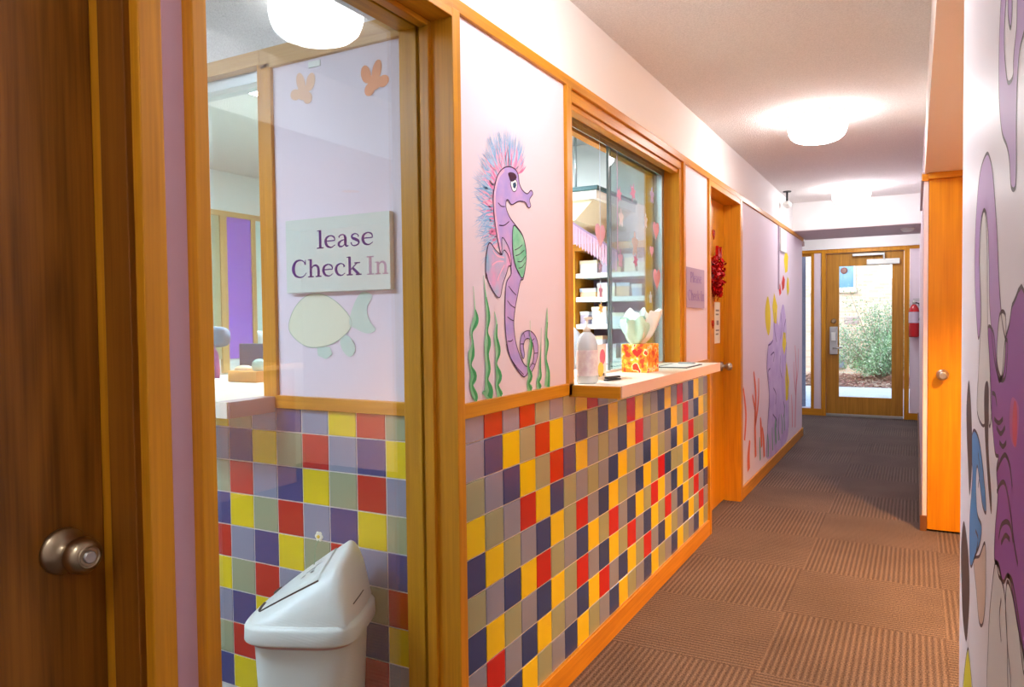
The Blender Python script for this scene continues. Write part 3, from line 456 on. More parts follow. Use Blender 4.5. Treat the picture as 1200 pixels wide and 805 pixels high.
# partition wall trims
trim(MB().box(-.70,-.645,PY0-.012,PY0+.11,1.0,2.035), pale_oak if False else oak_z)
trim(MB().box(-3.3,-.69,PY0-.012,PY0+.11,2.035,2.08), wood('light_oak_rail', (214,170,104), (176,124,60), 'x'))
trim(MB().box(-.69,-.15,PY0-.012,PY0+.02,2.02,2.08), wood('light_oak_rail_b', (214,170,104), (176,124,60), 'x'))
trim(MB().box(-.65,-.15,PY0-.012,PY0+.01,1.0,1.038), oak_x)
# right side
trim(MB().box(1.075,1.09,4.95,6.4,2.045,2.09), M_mauve)
trim(MB().box(1.078,1.112,4.885,4.905,2.03,2.07).box(1.112,1.97,4.86,4.905,2.035,2.07), oak_x)
trim(MB().box(1.078,1.09,4.9,10.1,0,.09), mat('brown_base', (120,74,34), .5))
trim(MB().box(1.078,1.112,4.893,4.905,0,.09), mat('brown_base_end', (120,74,34), .5))
# end wall
trim(MB().box(-.6,1.09,10.085,10.1,2.06,2.10), oak_x)
trim(MB().box(-.3,.06,10.085,10.1,0,.085).box(.975,1.09,10.085,10.1,0,.08), oak_x)
trim(MB().box(-.12,-.083,10.08,10.12,.085,2.06), oak_z)

# ------------------------------------------------------------------ doors
def knob(parent, o, d, m, r=.03, rr=.032):
    """door knob at o, axis d"""
    k = MB().lathe([(rr,0),(rr,.004),(rr*.93,.009),(rr*.6,.013),(.014,.016),(.012,.026),(.017,.030),(r*.82,.036),(r,.047),(r*.97,.058),(r*.8,.066),(r*.62,.069)], o, d, 40)
    h = link('door_knob', k, m, parent)
    d = Vector(d); o2 = Vector(o)+d*.069
    link('knob_rim', MB().lathe([(r*.63,-.002),(r*.63,.0015),(r*.5,.0015),(r*.5,-.001)], o2, d, 32), m, h)
    link('lock_button', MB().lathe([(r*.5,-.0025),(r*.5,-.002),(r*.33,-.002),(r*.33,.003),(r*.28,.0045)], o2, d, 28), M_steel, h)
    return h
D1 = bpy.data.objects.new('door_1', None); COL.objects.link(D1); D1.location = (-.13,.3,0); D1['kind'] = 'structure'
link('door_leaf', MB().box(-.16,-.12,-.14,.7325,.01,2.04), door_dark, D1, .002)
kb = knob(D1, (-.12,.665,.905), (1,0,0), M_brass, .0285, .036)
D2 = bpy.data.objects.new('door_2', None); COL.objects.link(D2); D2.location = (-.1,4.7,0); D2['kind'] = 'structure'
link('door_leaf', MB().box(-.14,-.1,4.30,5.125,.01,2.02), door_oak, D2, .002)
knob(D2, (-.1,5.04,.93), (1,0,0), M_steel, .027, .032)
D4 = bpy.data.objects.new('door_4', None); COL.objects.link(D4); D4.location = (1.5,4.93,0); D4['kind'] = 'structure'
link('door_leaf', MB().box(1.114,1.965,4.90,4.94,.012,2.035), door_oak, D4, .002)
knob(D4, (1.188,4.90,.915), (0,-1,0), M_steel, .027, .032)

D3 = bpy.data.objects.new('door_3', None); COL.objects.link(D3); D3.location = (.5,10.12,0); D3['kind'] = 'structure'
link('frame', MB().box(.005,.055,10.08,10.24,0,2.10).box(.93,.985,10.08,10.24,0,2.10).box(.055,.93,10.08,10.24,2.05,2.10), oak_z, D3, .002)
lf = link('door_leaf', MB().box(.058,.205,10.13,10.17,.03,2.046).box(.797,.925,10.13,10.17,.03,2.046).box(.205,.797,10.13,10.17,1.885,2.046).box(.205,.797,10.13,10.17,.03,.245), door_end, D3, .002)
link('glazing', MB().box(.205,.797,10.146,10.152,.245,1.885), M_glassd, D3)
link('threshold', MB().box(.058,.925,10.09,10.17,0,.03), M_alu, D3, .003)
cl = link('door_closer', MB().box(.52,.88,10.08,10.13,1.89,1.955), M_plast, D3, .006)
link('closer_arm', MB().box(.36,.72,10.07,10.085,2.0,2.03).box(.7,.72,10.06,10.08,1.95,2.02), M_alu, cl, .003)
lk = link('lock_case', MB().box(.10,.19,10.095,10.13,.78,1.13), M_alu, D3, .006)
link('lever', MB().tube([(.145,10.095,.86),(.145,10.06,.86),(.18,10.05,.86),(.25,10.05,.87)], .009), M_steel, lk)
link('push_button', MB().box(.12,.17,10.085,10.096,.95,1.06), M_plast, lk, .003)
link('deadbolt', MB().lathe([(.03,0),(.03,.012),(.018,.02)], (.145,10.13,1.20), (0,-1,0), 24), M_brass, D3)

# ------------------------------------------------------------------ windows
def win(n, loc):
    o = bpy.data.objects.new('window_%d' % n, None); COL.objects.link(o); o.location = loc; o['kind'] = 'structure'; return o
W1 = win(1, (-.088,1.2,0))
link('glass_pane', MB().box(-.091,-.085,.841,1.597,.08,2.03), M_glass, W1)
# reception window with two sliding panes
W2 = win(2, (-.08,3.0,1.03))
link('head_frame', MB().box(-.15,0,2.345,3.74,2.012,2.052).box(-.15,-.115,2.345,3.74,1.985,2.012).box(-.045,-.01,2.345,3.74,1.992,2.012), oak_y, W2, .002)
link('top_track', MB().box(-.125,-.078,2.345,3.70,1.998,2.012).box(-.084,-.080,2.345,3.70,1.98,1.998), M_alu, W2)
link('side_frame', MB().box(-.17,-.127,3.655,3.70,1.03,2.012).box(-.15,-.0,3.70,3.74,1.03,2.012), oak_z, W2, .002)
link('side_track', MB().box(-.103,-.080,3.665,3.70,1.032,2.0).box(-.125,-.106,3.68,3.70,1.032,2.0), M_alu, W2, .002)
link('bottom_track', MB().box(-.122,-.080,2.345,3.665,1.0325,1.040), M_lampink, W2)
for x, y0, y1 in ((-.092,2.945,3.665),(-.112,3.02,3.68)):
    p = link('sliding_pane', MB().box(x-.003,x+.003,y0,y1,1.04,1.995), M_glass2, W2)
    yy = y0
    link('edge_strip', MB().box(x-.005,x+.005,yy-.004,yy+.004,1.04,1.995), mat('grey_green_edge', (86,104,104), .3), p)
W3 = win(3, (-1.2,PY0+.05,1.03))
link('head_frame', MB().box(-3.3,-.70,PY0+.02,PY0+.09,2.0,2.035), M_alu, W3, .002)
link('glass_pane', MB().box(-3.3,-.70,PY0+.055,PY0+.061,1.036,2.0), M_glass2, W3)
W4 = win(4, (-.2,10.15,.09))
link('glass_pane', MB().box(-.3,-.12,10.16,10.166,.09,2.06), M_glassd, W4)
link('frame', MB().box(-.3,-.12,10.14,10.2,2.03,2.10), oak_x, W4, .002)

# ------------------------------------------------------------------ counters
ct = thing('service_counter', 'cream laminate service counter ledge under the sliding glass window above the tiles', 'counter', (0,3.0,.99))
link('worktop', MB().box(-.30,.186,2.335,3.745,.998,1.032), M_lam, ct, .003)
link('front_edge', MB().box(.186,.191,2.333,3.747,.991,1.033), M_lampink, ct, .001)
link('wooden_end', MB().box(.0,.186,2.325,2.335,.990,1.031), oak_x, ct, .002)
link('underside_board', MB().box(.014,.186,2.336,3.745,.990,.998), M_mauve, ct)
cp = thing('service_counter', 'cream counter ledge in the partition window seen behind the tall glass screen', 'counter', (-1.2,1.6,.99))
link('worktop', MB().box(-3.0,-.70,1.44,1.61,.996,1.034).box(-3.0,-.70,1.61,2.06,.996+.006,1.034), M_lam, cp, .002)
link('front_edge', MB().box(-3.0,-.655,1.434,1.44,.988,1.035), M_lam, cp, .001)
link('end_panel', MB().box(-.70,-.65,1.44,1.609,.988,1.035), M_lammauve, cp, .001)
# ------------------------------------------------------------------ ceiling lamps
def lamp(x, y, z, label, r=.152):
    t = thing('ceiling_lamp', label, 'ceiling light', (x,y,z), 'round white ceiling lamps')
    link('mounting_ring', MB().lathe([(r*.96,0),(r*.99,.008),(r*.99,.022)], (x,y,z-.0225), (0,0,1), 48), M_lampring, t)
    prof = [(.001,-.150),(.05,-.1485),(.09,-.143),(.118,-.132),(.137,-.115),(.148,-.09),(.152,-.06),(.150,-.035),(.145,-.023)]
    k = r/.152
    link('lamp_shade', MB().lathe([(a*k,b) for a,b in prof], (x,y,z), (0,0,1), 48, cap=False), M_lamp, t)
lamp(.575,4.36,CE,'round white dome lamp on the corridor ceiling, the larger one in the middle')
lamp(.565,6.93,CE,'round white dome lamp on the far ceiling, just before the beam')
lamp(.55,1.90,CE,'white dome lamp mirrored at the top of the tall glass screen')
lamp(.5,9.35,CE,'unseen white dome lamp added between the ceiling beam and the glazed end door')  # extra lamp hidden by the beam, added to brighten the end wall
lamp(.55,-.55,CE,'unseen white dome lamp added over the near end of the corridor, behind the brown door')  # extra lamp behind the camera, added as fill for the brown door

def area(name, loc, rot, sx, sy, e, col):
    l = bpy.data.lights.new(name, 'AREA'); l.shape = 'RECTANGLE'; l.size = sx; l.size_y = sy; l.energy = e; l.color = col
    o = bpy.data.objects.new(name, l); COL.objects.link(o); o.location = loc; o.rotation_euler = rot; return o
# unseen troffers with a diffuser, added to light the rooms beyond the glass
def troffer(x, y, z, sx, sy, label, e, col, emat):
    t = thing('added_troffer', label, 'ceiling light', (x,y,z))
    link('housing', MB().box(x-sx/2-.03,x+sx/2+.03,y-sy/2-.03,y+sy/2+.03,z-.05,z), M_lampring, t, .003)
    link('diffuser', MB().box(x-sx/2,x+sx/2,y-sy/2,y+sy/2,z-.06,z-.05), emat, t, .002)
M_tro = mat('cool_diffuser', (214,234,255), .4, emit=TRO_E)
troffer(-1.35,.2,CE,1.2,.5,'added unseen cool ceiling light of the waiting area beside the glass screen',0,0,M_tro)
M_tro2 = mat('office_diffuser', (236,246,255), .4, emit=TRO2_E)
troffer(-1.35,2.95,CE,.5,1.3,'added unseen office ceiling light above the counter window of the reception',0,0,M_tro2)
M_warm = mat('warm_shade', (255,196,140), .5, emit=WARM_E)
t = thing('wall_sconce', 'warm wall sconce in the side room that turns the oak door orange', 'lamp', (2.62,1.95,1.5))
link('back_plate', MB().lathe([(.06,0),(.06,.012)], (2.62,1.95,1.6), (0,1,0), 28), M_brass, t)
link('arm', MB().tube([(2.62,1.96,1.6),(2.62,2.03,1.6),(2.62,2.08,1.63)], .007), M_brass, t)
link('globe', MB().ball((2.62,2.10,1.70), .085, 0, 24, 14), M_warm, t)

t = thing('recessed_downlight', 'warm recessed downlight in the soffit of the side room lighting the oak door', 'ceiling light', (1.85,3.56,2.07))
link('trim_ring', MB().lathe([(.075,0),(.078,-.004),(.060,-.006),(.055,0)], (1.85,3.56,2.07), (0,0,1), 32, cap=False), M_lampring, t)
link('lens', MB().lathe([(.055,0),(.055,.001)], (1.85,3.56,2.0665), (0,0,1), 32), mat('warm_lens', (255,190,120), .5), t)
sl = bpy.data.lights.new('downlight_beam', 'SPOT'); sl.energy = SPOT_E; sl.color = (1.0,.50,.18); sl.spot_size = math.radians(128); sl.spot_blend = .45; sl.shadow_soft_size = .05
so_ = bpy.data.objects.new('downlight_beam', sl); COL.objects.link(so_); so_.location = (1.85,3.56,2.06)
# ------------------------------------------------------------------ murals
def paintmat(n, rgb, rough=.6): return mat('paint_'+n, rgb, rough, spec=.2)
PX = 1/4.6*.0032     # half-width unit of the seaweed strokes
P_lilac = mat('paint_lilac', (170,156,226), .6, noise=(14,(208,172,226),.8)); P_line = paintmat('dark_outline', (62,36,78)); P_green = mat('paint_green', (104,200,156), .6, noise=(20,(160,224,194),.8))
P_fin = mat('paint_fin', (136,192,222), .6, noise=(13,(232,170,216),1.0)); P_pink = paintmat('pink', (242,142,190)); P_pinkl = paintmat('light_pink', (246,186,214)); P_blue = paintmat('sky_blue', (142,188,230)); P_bluel = paintmat('light_blue', (184,208,236))
P_weed = mat('paint_seaweed', (110,200,142), .6, noise=(18,(176,222,192),.9)); P_weedd = paintmat('dark_seaweed', (70,166,104)); P_eye = paintmat('eye_white', (240,246,250)); P_iris = paintmat('iris', (40,80,110)); P_brow = paintmat('brow', (74,34,60))
P_rosel = paintmat('rose_light', (226,182,214))
sh = thing('seahorse_mural', 'painted purple seahorse with pink and blue mane on the pink wall panel', 'mural', (0,1.95,1.04))
mb = MB(); rnd = random.Random(3)
back = catmull(DRAW['back'][:8], 8)
cen = (1.80, 1.55)
def mane(mb, n, l0, l1, hw, mi, spread=.35, part=(0,1)):
    for i in range(n):
        t = part[0]+(part[1]-part[0])*rnd.random(); k = min(int(t*(len(back)-1)), len(back)-2); p, q = back[k], back[k+1]
        dx, dy = q[0]-p[0], q[1]-p[1]; l = math.hypot(dx,dy) or 1
        nx, ny = (-dy/l, dx/l)
        if nx*(p[0]-1.86)+ny*(p[1]-1.58) < 0: nx, ny = -nx, -ny
        if k > len(back)*.3: nx, ny = (-abs(nx), ny)
        a = (rnd.random()-.5)*2*spread; nx, ny = nx*math.cos(a)-ny*math.sin(a), nx*math.sin(a)+ny*math.cos(a)
        L = l0+(l1-l0)*rnd.random(); b = (rnd.random()-.5)*.4
        mx_, my_ = nx-ny*b, ny+nx*b
        mb.stroke(WL, [(p[0]+nx*.002,p[1]+ny*.002,hw*.6),(p[0]+nx*L*.45,p[1]+ny*L*.45,hw),(p[0]+mx_*L,p[1]+my_*L,hw*.08)], .0005+.0000015*rnd.random()*100*0+.00001*(len(mb.v)%40), mi=mi)
mane(mb, 200, .06, .125, .0016, 1, .45, (0,.9)); mane(mb, 130, .05, .105, .0024, 0, .4, (0,.85)); mane(mb, 170, .03, .085, .0026, 3, .4, (0,.9)); mane(mb, 170, .02, .055, .003, 2, .4, (0,.88))
link('mane', mb, [P_blue,P_bluel,P_pink,P_pinkl], sh)
mb = MB(); d = .0012
fr = mb
# forehead crest strokes (short, rising from the brow side of the head)
for i in range(120):
    t = rnd.random(); h0 = catmull(DRAW['head'][:3],8); k = int(t*(len(h0)-2)); p = h0[k]
    a = math.radians(88-62*t+rnd.uniform(-16,16)); L = rnd.uniform(.04,.115 if t < .7 else .075)
    mi = 0 if L > .09 else (1 if L > .075 else (3 if rnd.random() < .6 else 2))
    mb.stroke(WL, [(p[0],p[1],.002),(p[0]+math.cos(a)*L*.5,p[1]+math.sin(a)*L*.5,.0022),(p[0]+math.cos(a+.15)*L,p[1]+math.sin(a+.15)*L,.0002)], .0006+.00001*(i%30), mi=mi)
link('crest', mb, [P_blue,P_bluel,P_pink,P_pinkl], sh)
link('body', MB().paint(WL, DRAW['body'], .0012), P_lilac, sh)
link('curled_tail', MB().paint(WL, DRAW['curl'], .0013), P_lilac, sh)
mb = MB()
# lighter rose edge of the neck
nk = [(p[0]+.006,p[1],.007) for p in DRAW['back'][1:]]
link('rose_neck', mb.stroke(WL, nk, .0014), P_rosel, sh)
link('belly', MB().paint(WL, DRAW['belly'], .0015), P_green, sh)
link('fin', MB().paint(WL, DRAW['fin'], .0016), P_fin, sh)
link('eye', MB().paint(WL, DRAW['eye'], .0016), P_eye, sh); link('iris', MB().paint(WL, DRAW['iris'], .0018), P_iris, sh); link('brow', MB().paint(WL, DRAW['brow'], .0017), P_brow, sh)
mb = MB()
mb.stroke(WL, DRAW['body'], .002, .0016, cyc=True); mb.stroke(WL, DRAW['curl'][1:-1], .002, .0015); mb.stroke(WL, DRAW['belly'], .0021, .0014, cyc=True)
mb.stroke(WL, DRAW['fin'], .0021, .0016, cyc=True); mb.stroke(WL, DRAW['eye'], .0021, .0012, cyc=True)
for l in DRAW['lines']: mb.stroke(WL, l, .0021, .0012)
link('outline', mb, P_line, sh)
mb = MB()
for l in DRAW['finrays']: mb.stroke(WL, l, .0018, .0022)
link('fin_rays', mb, P_pinkl, sh)
for i, l in enumerate(DRAW['weed']):
    pts = [(p[0],max(p[1],1.0405),p[2]*.00115) for p in l]
    w = solo('seaweed_painting', MB().stroke(WL, pts, .0024), P_weed,
        ['leftmost wavy green painted seaweed strand at the left edge of the panel','tall painted seaweed strand with a broad foot, second from left','short wavy painted strand just left of the seahorse tail','painted strand crossing the curl of the seahorse tail','thin faint painted strand right of the tail curl','rightmost tall dark green painted strand on the panel'][i], 'mural', 'painted seaweed strands')
    link('shading', MB().stroke(WL, [(p[0]+p[2]*.5,p[1],p[2]*.45) for p in pts[1:]], .0028), P_weedd, w)

cm = thing('coral_reef_mural', 'painted lilac coral tower with yellow fish and orange coral on the far hall wall', 'mural', (0,6.6,.09))
def shift(l, k=1): return l
P_cor = mat('paint_coral_lilac', (186,160,214), .6, noise=(6,(214,196,232),.8)); P_y = paintmat('reef_yellow', (236,212,40)); P_r = paintmat('reef_red', (214,60,44)); P_o = paintmat('coral_orange', (232,120,90)); P_rp = paintmat('coral_rose', (232,150,166)); P_gr = paintmat('reef_green', (120,170,150))
def clampz(l): return [(p[0],max(p[1],.088))+tuple(p[2:]) for p in l]
link('coral_tower', MB().paint(WL, clampz(DRAW['tower']), .0012), P_cor, cm)
for s in DRAW['corals_y']: link('yellow_fish', MB().paint(WL, s, .0016), P_y, cm)
for s in DRAW['corals_r']: link('red_fish', MB().paint(WL, s, .0018), P_r, cm)
def wz(l, k): return [(p[0],max(p[1],.088),p[2]*k) for p in l]
for key, m, nm in (('branch_o',P_o,'orange_coral'),('branch_p',P_rp,'rose_coral')):
    mb = MB()
    for s in DRAW[key]: mb.stroke(WL, wz(s,.011), .0014)
    link(nm, mb, m, cm)
for s in DRAW['grass']: link('sea_grass', MB().stroke(WL, wz(s,.011), .0014), P_gr, cm)
mb = MB()
for s in DRAW['tlines']: mb.stroke(WL, clampz([p for p in s]), .002, .007)
link('outline', mb, paintmat('violet_line', (110,84,140)), cm)

mm = thing('swirl_mural', 'glossy purple swirling shapes painted on the white wall at the right edge', 'mural', (1.141,1.3,.6))
G = .5
Q = {k: mat('gloss_'+k, c, G) for k, c in dict(purple=(142,70,160), lilac=(176,140,196), line=(50,30,52), white=(214,212,210), blue=(54,140,200), leaf=(62,56,62), tan=(212,186,170), yellow=(222,212,50), red=(206,60,90), pink=(180,80,150)).items()}
layers = [('loopA','lilac'),('loopB','lilac'),('drop','lilac'),('mass','purple'),('blob','pink'),('red','red'),('innerA','white'),('innerB','white'),('white','white'),('white2','white'),('tan','tan'),('blue','blue'),('leaf1','leaf'),('leaf2','leaf'),('leaf3','leaf'),('yellow','yellow')]
for i, (k, c) in enumerate(layers):
    link({'lilac':'lilac_loop','purple':'purple_swirl','pink':'pink_shape','red':'red_shape','white':'white_shape','tan':'tan_shape','blue':'blue_swirl','leaf':'dark_leaf','yellow':'yellow_leaf'}[c], MB().paint(WR, DRAW[k], .0001+.00001*i), Q[c], mm)
mb = MB()
for k, c in layers:
    if c in ('leaf','red','pink'): continue
    mb.stroke(WR, DRAW[k], .0003, .0025, cyc=True)
for s in DRAW['mlines']: mb.stroke(WR, s, .0003, .003)
link('outline', mb, Q['line'], mm)

# ------------------------------------------------------------------ sign, fish, flowers on the partition panel
M_sign = mat('pale_green_sign', (214,222,212), .35); M_purple = mat('purple_lettering', (84,30,124), .5, spec=.1); M_purplef = mat('faded_lettering', (186,150,172), .5)
def W_P(u0, v0, off, sx=1.0): return lambda x, y: (u0+x*sx, PY0-off, v0+y)
sg = thing('check_in_sign', 'pale green sign with purple check in lettering on the panel behind glass', 'sign', (-.39,PY0,1.345))
link('board', MB().box(-.588,-.203,PY0-.018,PY0,1.345,1.558), M_sign, sg, .001)
def st(pts, sm=True): return (pts, sm)
GL = {
 'l': (.56, [st([(.27,0,.13),(.27,1.5,.13)],0), st([(.02,.03,.05),(.52,.03,.05)],0), st([(.04,1.44,.03),(.27,1.47,.05)],0)]),
 'e': (.94, [st([(.14,.55,.045),(.8,.57,.045)],0), st([(.80,.57,.05),(.74,.85,.07),(.48,.98,.05),(.2,.82,.10),(.12,.48,.14),(.25,.14,.10),(.54,.02,.05),(.82,.2,.03)])]),
 'a': (.92, [st([(.15,.78,.08),(.3,.96,.05),(.52,.95,.06),(.63,.7,.13),(.63,.25,.13),(.7,.04,.07),(.86,.06,.04)]), st([(.62,.58,.04),(.35,.5,.06),(.15,.28,.12),(.22,.05,.08),(.42,.04,.05),(.62,.24,.04)])]),
 's': (.84, [st([(.66,.72,.07),(.6,.9,.04),(.4,.98,.05),(.2,.85,.08),(.22,.66,.10),(.45,.52,.12),(.66,.36,.10),(.64,.14,.07),(.42,.02,.05),(.2,.08,.04),(.12,.3,.07)])]),
 'C': (1.28, [st([(1.08,1.08,.09),(.95,1.35,.05),(.65,1.47,.06),(.3,1.3,.11),(.13,.75,.17),(.28,.22,.11),(.64,.02,.06),(.96,.12,.04),(1.16,.4,.03)]), st([(1.1,1.46,.05),(1.1,1.05,.04)],0)]),
 'h': (1.06, [st([(.22,0,.13),(.22,1.5,.13)],0), st([(.0,.03,.05),(.44,.03,.05)],0), st([(.0,1.44,.03),(.22,1.47,.05)],0), st([(.25,.68,.04),(.45,.94,.07),(.68,.92,.10),(.8,.65,.13),(.8,0,.13)]), st([(.58,.03,.05),(1.02,.03,.05)],0)]),
 'n': (1.06, [st([(.22,0,.13),(.22,.98,.13)],0), st([(.0,.03,.05),(.44,.03,.05)],0), st([(.0,.94,.03),(.22,.97,.05)],0), st([(.25,.68,.04),(.45,.94,.07),(.68,.92,.10),(.8,.65,.13),(.8,0,.13)]), st([(.58,.03,.05),(1.02,.03,.05)],0)]),
 'c': (.90, [st([(.74,.70,.11),(.66,.9,.05),(.45,.98,.05),(.2,.82,.10),(.12,.48,.14),(.25,.14,.10),(.52,.02,.05),(.78,.2,.03)])]),
 'k': (1.10, [st([(.22,0,.13),(.22,1.5,.13)],0), st([(.0,.03,.05),(.44,.03,.05)],0), st([(.0,1.44,.03),(.22,1.47,.05)],0), st([(.28,.42,.05),(.74,.96,.05)],0), st([(.42,.58,.11),(.88,.03,.12)],0), st([(.56,.97,.05),(.96,.97,.05)],0), st([(.64,.03,.05),(1.06,.03,.05)],0)]),
 'I': (.68, [st([(.3,0,.15),(.3,1.45,.15)],0), st([(.02,.03,.05),(.58,.03,.05)],0), st([(.02,1.42,.05),(.58,1.42,.05)],0)]),
 'P': (1.10, [st([(.28,0,.15),(.28,1.45,.15)],0), st([(.02,.03,.05),(.54,.03,.05)],0), st([(.02,1.42,.05),(.3,1.42,.05)],0), st([(.28,1.43,.05),(.7,1.42,.07),(.92,1.1,.14),(.7,.74,.07),(.28,.72,.05)])]),
 ' ': (.5, [])}
def letters(W, s_, u, v, xh, sx, off, wk=1.15):
    mb = MB()
    for ch_ in s_:
        adv, strokes = GL[ch_]
        for pts, smf in strokes:
            mb.stroke(W, [(u+p[0]*xh*sx, v+p[1]*xh, p[2]*xh*.5*wk*(1+(sx-1)*.4)) for p in pts], off, sm=bool(smf))
        u += adv*xh*sx
    return mb
off = .0188
for i_, (s_, u_, v_) in enumerate((('lease',-.466,1.470),('Check',-.566,1.389))): link('lettering', letters(WP, s_, u_, v_, .0345, 1.46, off, 1.75), M_purple, sg)
o = link('lettering', letters(WP, 'In', -.284, 1.388, .0345, 1.28, off, 1.7), M_purplef, sg); o['label'] = 'faded lettering'

fs = thing('fish_painting', 'faint pale green and yellow fish painted below the check in sign', 'mural', (-.44,PY0,1.17))
F_y = mat('faint_yellow', (226,228,204), .6); F_g = mat('faint_green', (196,220,208), .6); F_l = mat('faint_outline', (170,190,170), .6)  # fish colours paled to carry the reflection haze on the glass
body = [(-.60,1.245),(-.575,1.30),(-.52,1.338),(-.45,1.335),(-.39,1.30),(-.355,1.255),(-.39,1.215),(-.45,1.19),(-.52,1.185),(-.575,1.21)]
link('fish_body', MB().paint(WP, body, .0015), F_y, fs)
link('tail_fin', MB().paint(WP, [(-.365,1.255),(-.345,1.31),(-.315,1.342),(-.28,1.33),(-.30,1.295),(-.29,1.26),(-.27,1.235),(-.30,1.225),(-.34,1.238)], .0018), F_g, fs)
link('belly_fin', MB().paint(WP, [(-.40,1.205),(-.39,1.175),(-.365,1.158),(-.345,1.175),(-.35,1.2),(-.375,1.22)], .0018), F_g, fs)
link('belly_fin', MB().paint(WP, [(-.49,1.186),(-.485,1.16),(-.455,1.15),(-.43,1.165),(-.44,1.187)], .0018), F_g, fs)
link('outline', MB().stroke(WP, body, .002, .0012, cyc=True), F_l, fs)
F_o = mat('orange_decal', (240,150,92), .5); F_of = mat('mirrored_orange_decal', (236,186,152), .5)
def flower(cx, cz, m, label, mir=1):
    t = MB(); k = 0
    blobs = [(-.026,.022,.017,.026,.3),(.012,.026,.016,.030,-.3),(.034,-.006,.016,.020,-1.3),(-.014,-.022,.018,.017,.6),(.004,-.004,.024,.022,0)]
    for bx, bz, rx, rz, a in blobs:
        pts = []
        for i in range(20):
            th = 2*PI*i/20; x = rx*math.cos(th); z = rz*math.sin(th)
            pts.append((cx+mir*(bx+x*math.cos(a)-z*math.sin(a)), cz+bz+x*math.sin(a)+z*math.cos(a)))
        t.paint(dict(WP, smooth=False), pts, .0012+.00015*k); k += 1
    solo('flower_decal', t, m, label, 'decal', 'orange decals on the upper panel')
flower(-.263,1.920,F_o,'bright orange flower decal near the top right of the panel behind glass')
flower(-.520,1.933,F_of,'pale painted reflection of the orange flower decal, left of the brighter one', -1)  # paler flipped copy, painted as the mirror image of the bright decal
link_s = MB().box(-.50,-.455,PY0-.003,PY0,1.995,2.012)
solo('white_label', link_s, M_plast, 'small white label at the top of the pink panel behind glass', 'label')

# second sign on the narrow hall panel
M_sign2 = mat('mauve_sign', (178,158,186), .5); M_lil = mat('lilac_lettering', (140,110,176), .5)
s2 = thing('check_in_sign', 'small mauve please check in sign on the narrow pink hall panel', 'sign', (0,3.98,1.31))
link('board', MB().box(0,.008,3.80,4.165,1.312,1.525), M_sign2, s2, .001)
link('lettering', letters(WL, 'Please', 3.865, 1.448, .036, 1.25, .0088, 2.0), M_lil, s2)
link('lettering', letters(WL, 'Check In', 3.825, 1.352, .036, 1.22, .0088, 2.0), M_lil, s2)

# ------------------------------------------------------------------ trash bin
bt = thing('trash_bin', 'white plastic swing lid trash bin in front of the colourful tiles', 'trash bin', (-.37,1.43,0))
def sup(cx, cy, a, b, z, n=4.0, k=56, ang=0):
    r = []
    for i in range(k):
        t = 2*PI*i/k; c_, s_ = math.cos(t), math.sin(t)
        x, y = a*math.copysign(abs(c_)**(2/n), c_), b*math.copysign(abs(s_)**(2/n), s_)
        r.append((cx+x*math.cos(ang)-y*math.sin(ang), cy+x*math.sin(ang)+y*math.cos(ang), z))
    return r
bx, by = -.358, 1.447
BR = math.radians(24)
def sb_(a, b, z, n=4.0): return sup(bx, by, a, b, z, n, 56, BR)
rings = [sb_(.108,.100,.0)] + [sb_(.112+.020*t,.104+.02*t,.01+.44*t) for t in (0,.25,.5,.75,1)]
link('bin_body', MB().loft(rings, cap1=False), M_plast, bt)
link('bin_liner', MB().loft([sb_(.1335,.1255,.447),sb_(.136,.128,.440),sb_(.1345,.1265,.462),sb_(.133,.125,.468)], cap0=False, cap1=False), mat('pink_liner', (232,186,190), .4), bt)
LA, LB = .152, .144
def ring2(k, z, n=4.2): return sb_(LA+k, LB+k, z, n)
link('lid_rim', MB().loft([ring2(-.014,.452),ring2(-.003,.452),ring2(-.001,.454),ring2(.0,.457),ring2(-.001,.488),ring2(-.003,.492),ring2(-.009,.499),ring2(-.013,.500),ring2(-.03,.496)], cap0=False), M_plast, bt)
def sst(a, b, x):
    t = min(1, max(0, (x-a)/(b-a))); return t*t*(3-2*t)
def hood(u, v):
    # u along the slope (-1 low nose, +1 high side); v across
    top = .150*min(1, ((u+1)/1.62)**.9)
    if u > .62:
        t = (u-.62)/.38; top *= max(0, 1-t**2.4)**.75
    rr = abs(v); lim = .42
    s_ = 1 if rr < lim else max(0, 1-((rr-lim)/(1-lim))**2.0)**.72
    return .497+top*s_*(1+.22*v)
BA = math.radians(24); BC, BS = math.cos(BA), math.sin(BA)
def lidxy(u, v):
    x, y = (LA-.012)*u*math.sqrt(1-.17*v*v), (LB-.012)*v*math.sqrt(1-.17*u*u)
    return bx+x*BC-y*BS, by+x*BS+y*BC
def lidmesh(ulo=-1, uhi=1, vlo=-1, vhi=1, nu=60, nv=56, up=0):
    mb = MB()
    for i in range(nu+1):
        for j in range(nv+1):
            u = ulo+(uhi-ulo)*i/nu; v = vlo+(vhi-vlo)*j/nv
            x, y = lidxy(u, v); mb.v.append((x, y, hood(u, v)+up))
    for i in range(nu):
        for j in range(nv):
            n = i*(nv+1)+j; mb.face((n, n+nv+1, n+nv+2, n+1), 0, True)
    return mb
hd = link('lid_hood', lidmesh(), M_plast, bt)
fl = link('swing_flap', lidmesh(-.82, .34, -.60, .60, 24, 22, .0035), M_plast, bt)
for v in (-.61, .61):
    pts = [(*lidxy(u, v), hood(u, v)+.0015) for u in [-.82+.058*i for i in range(21)]]
    link('flap_gap', MB().tube(pts, .0022, 6), M_dark, bt)
for v0, v1 in ((-.64,-.22),(.22,.62)):
    pts = [(*lidxy(-.83, v0+(v1-v0)*k/8), hood(-.83, v0+(v1-v0)*k/8)+.004) for k in range(9)]
    link('flap_slot', MB().tube(pts, [.001]+[.0045]*7+[.001], 8), M_dark, bt)
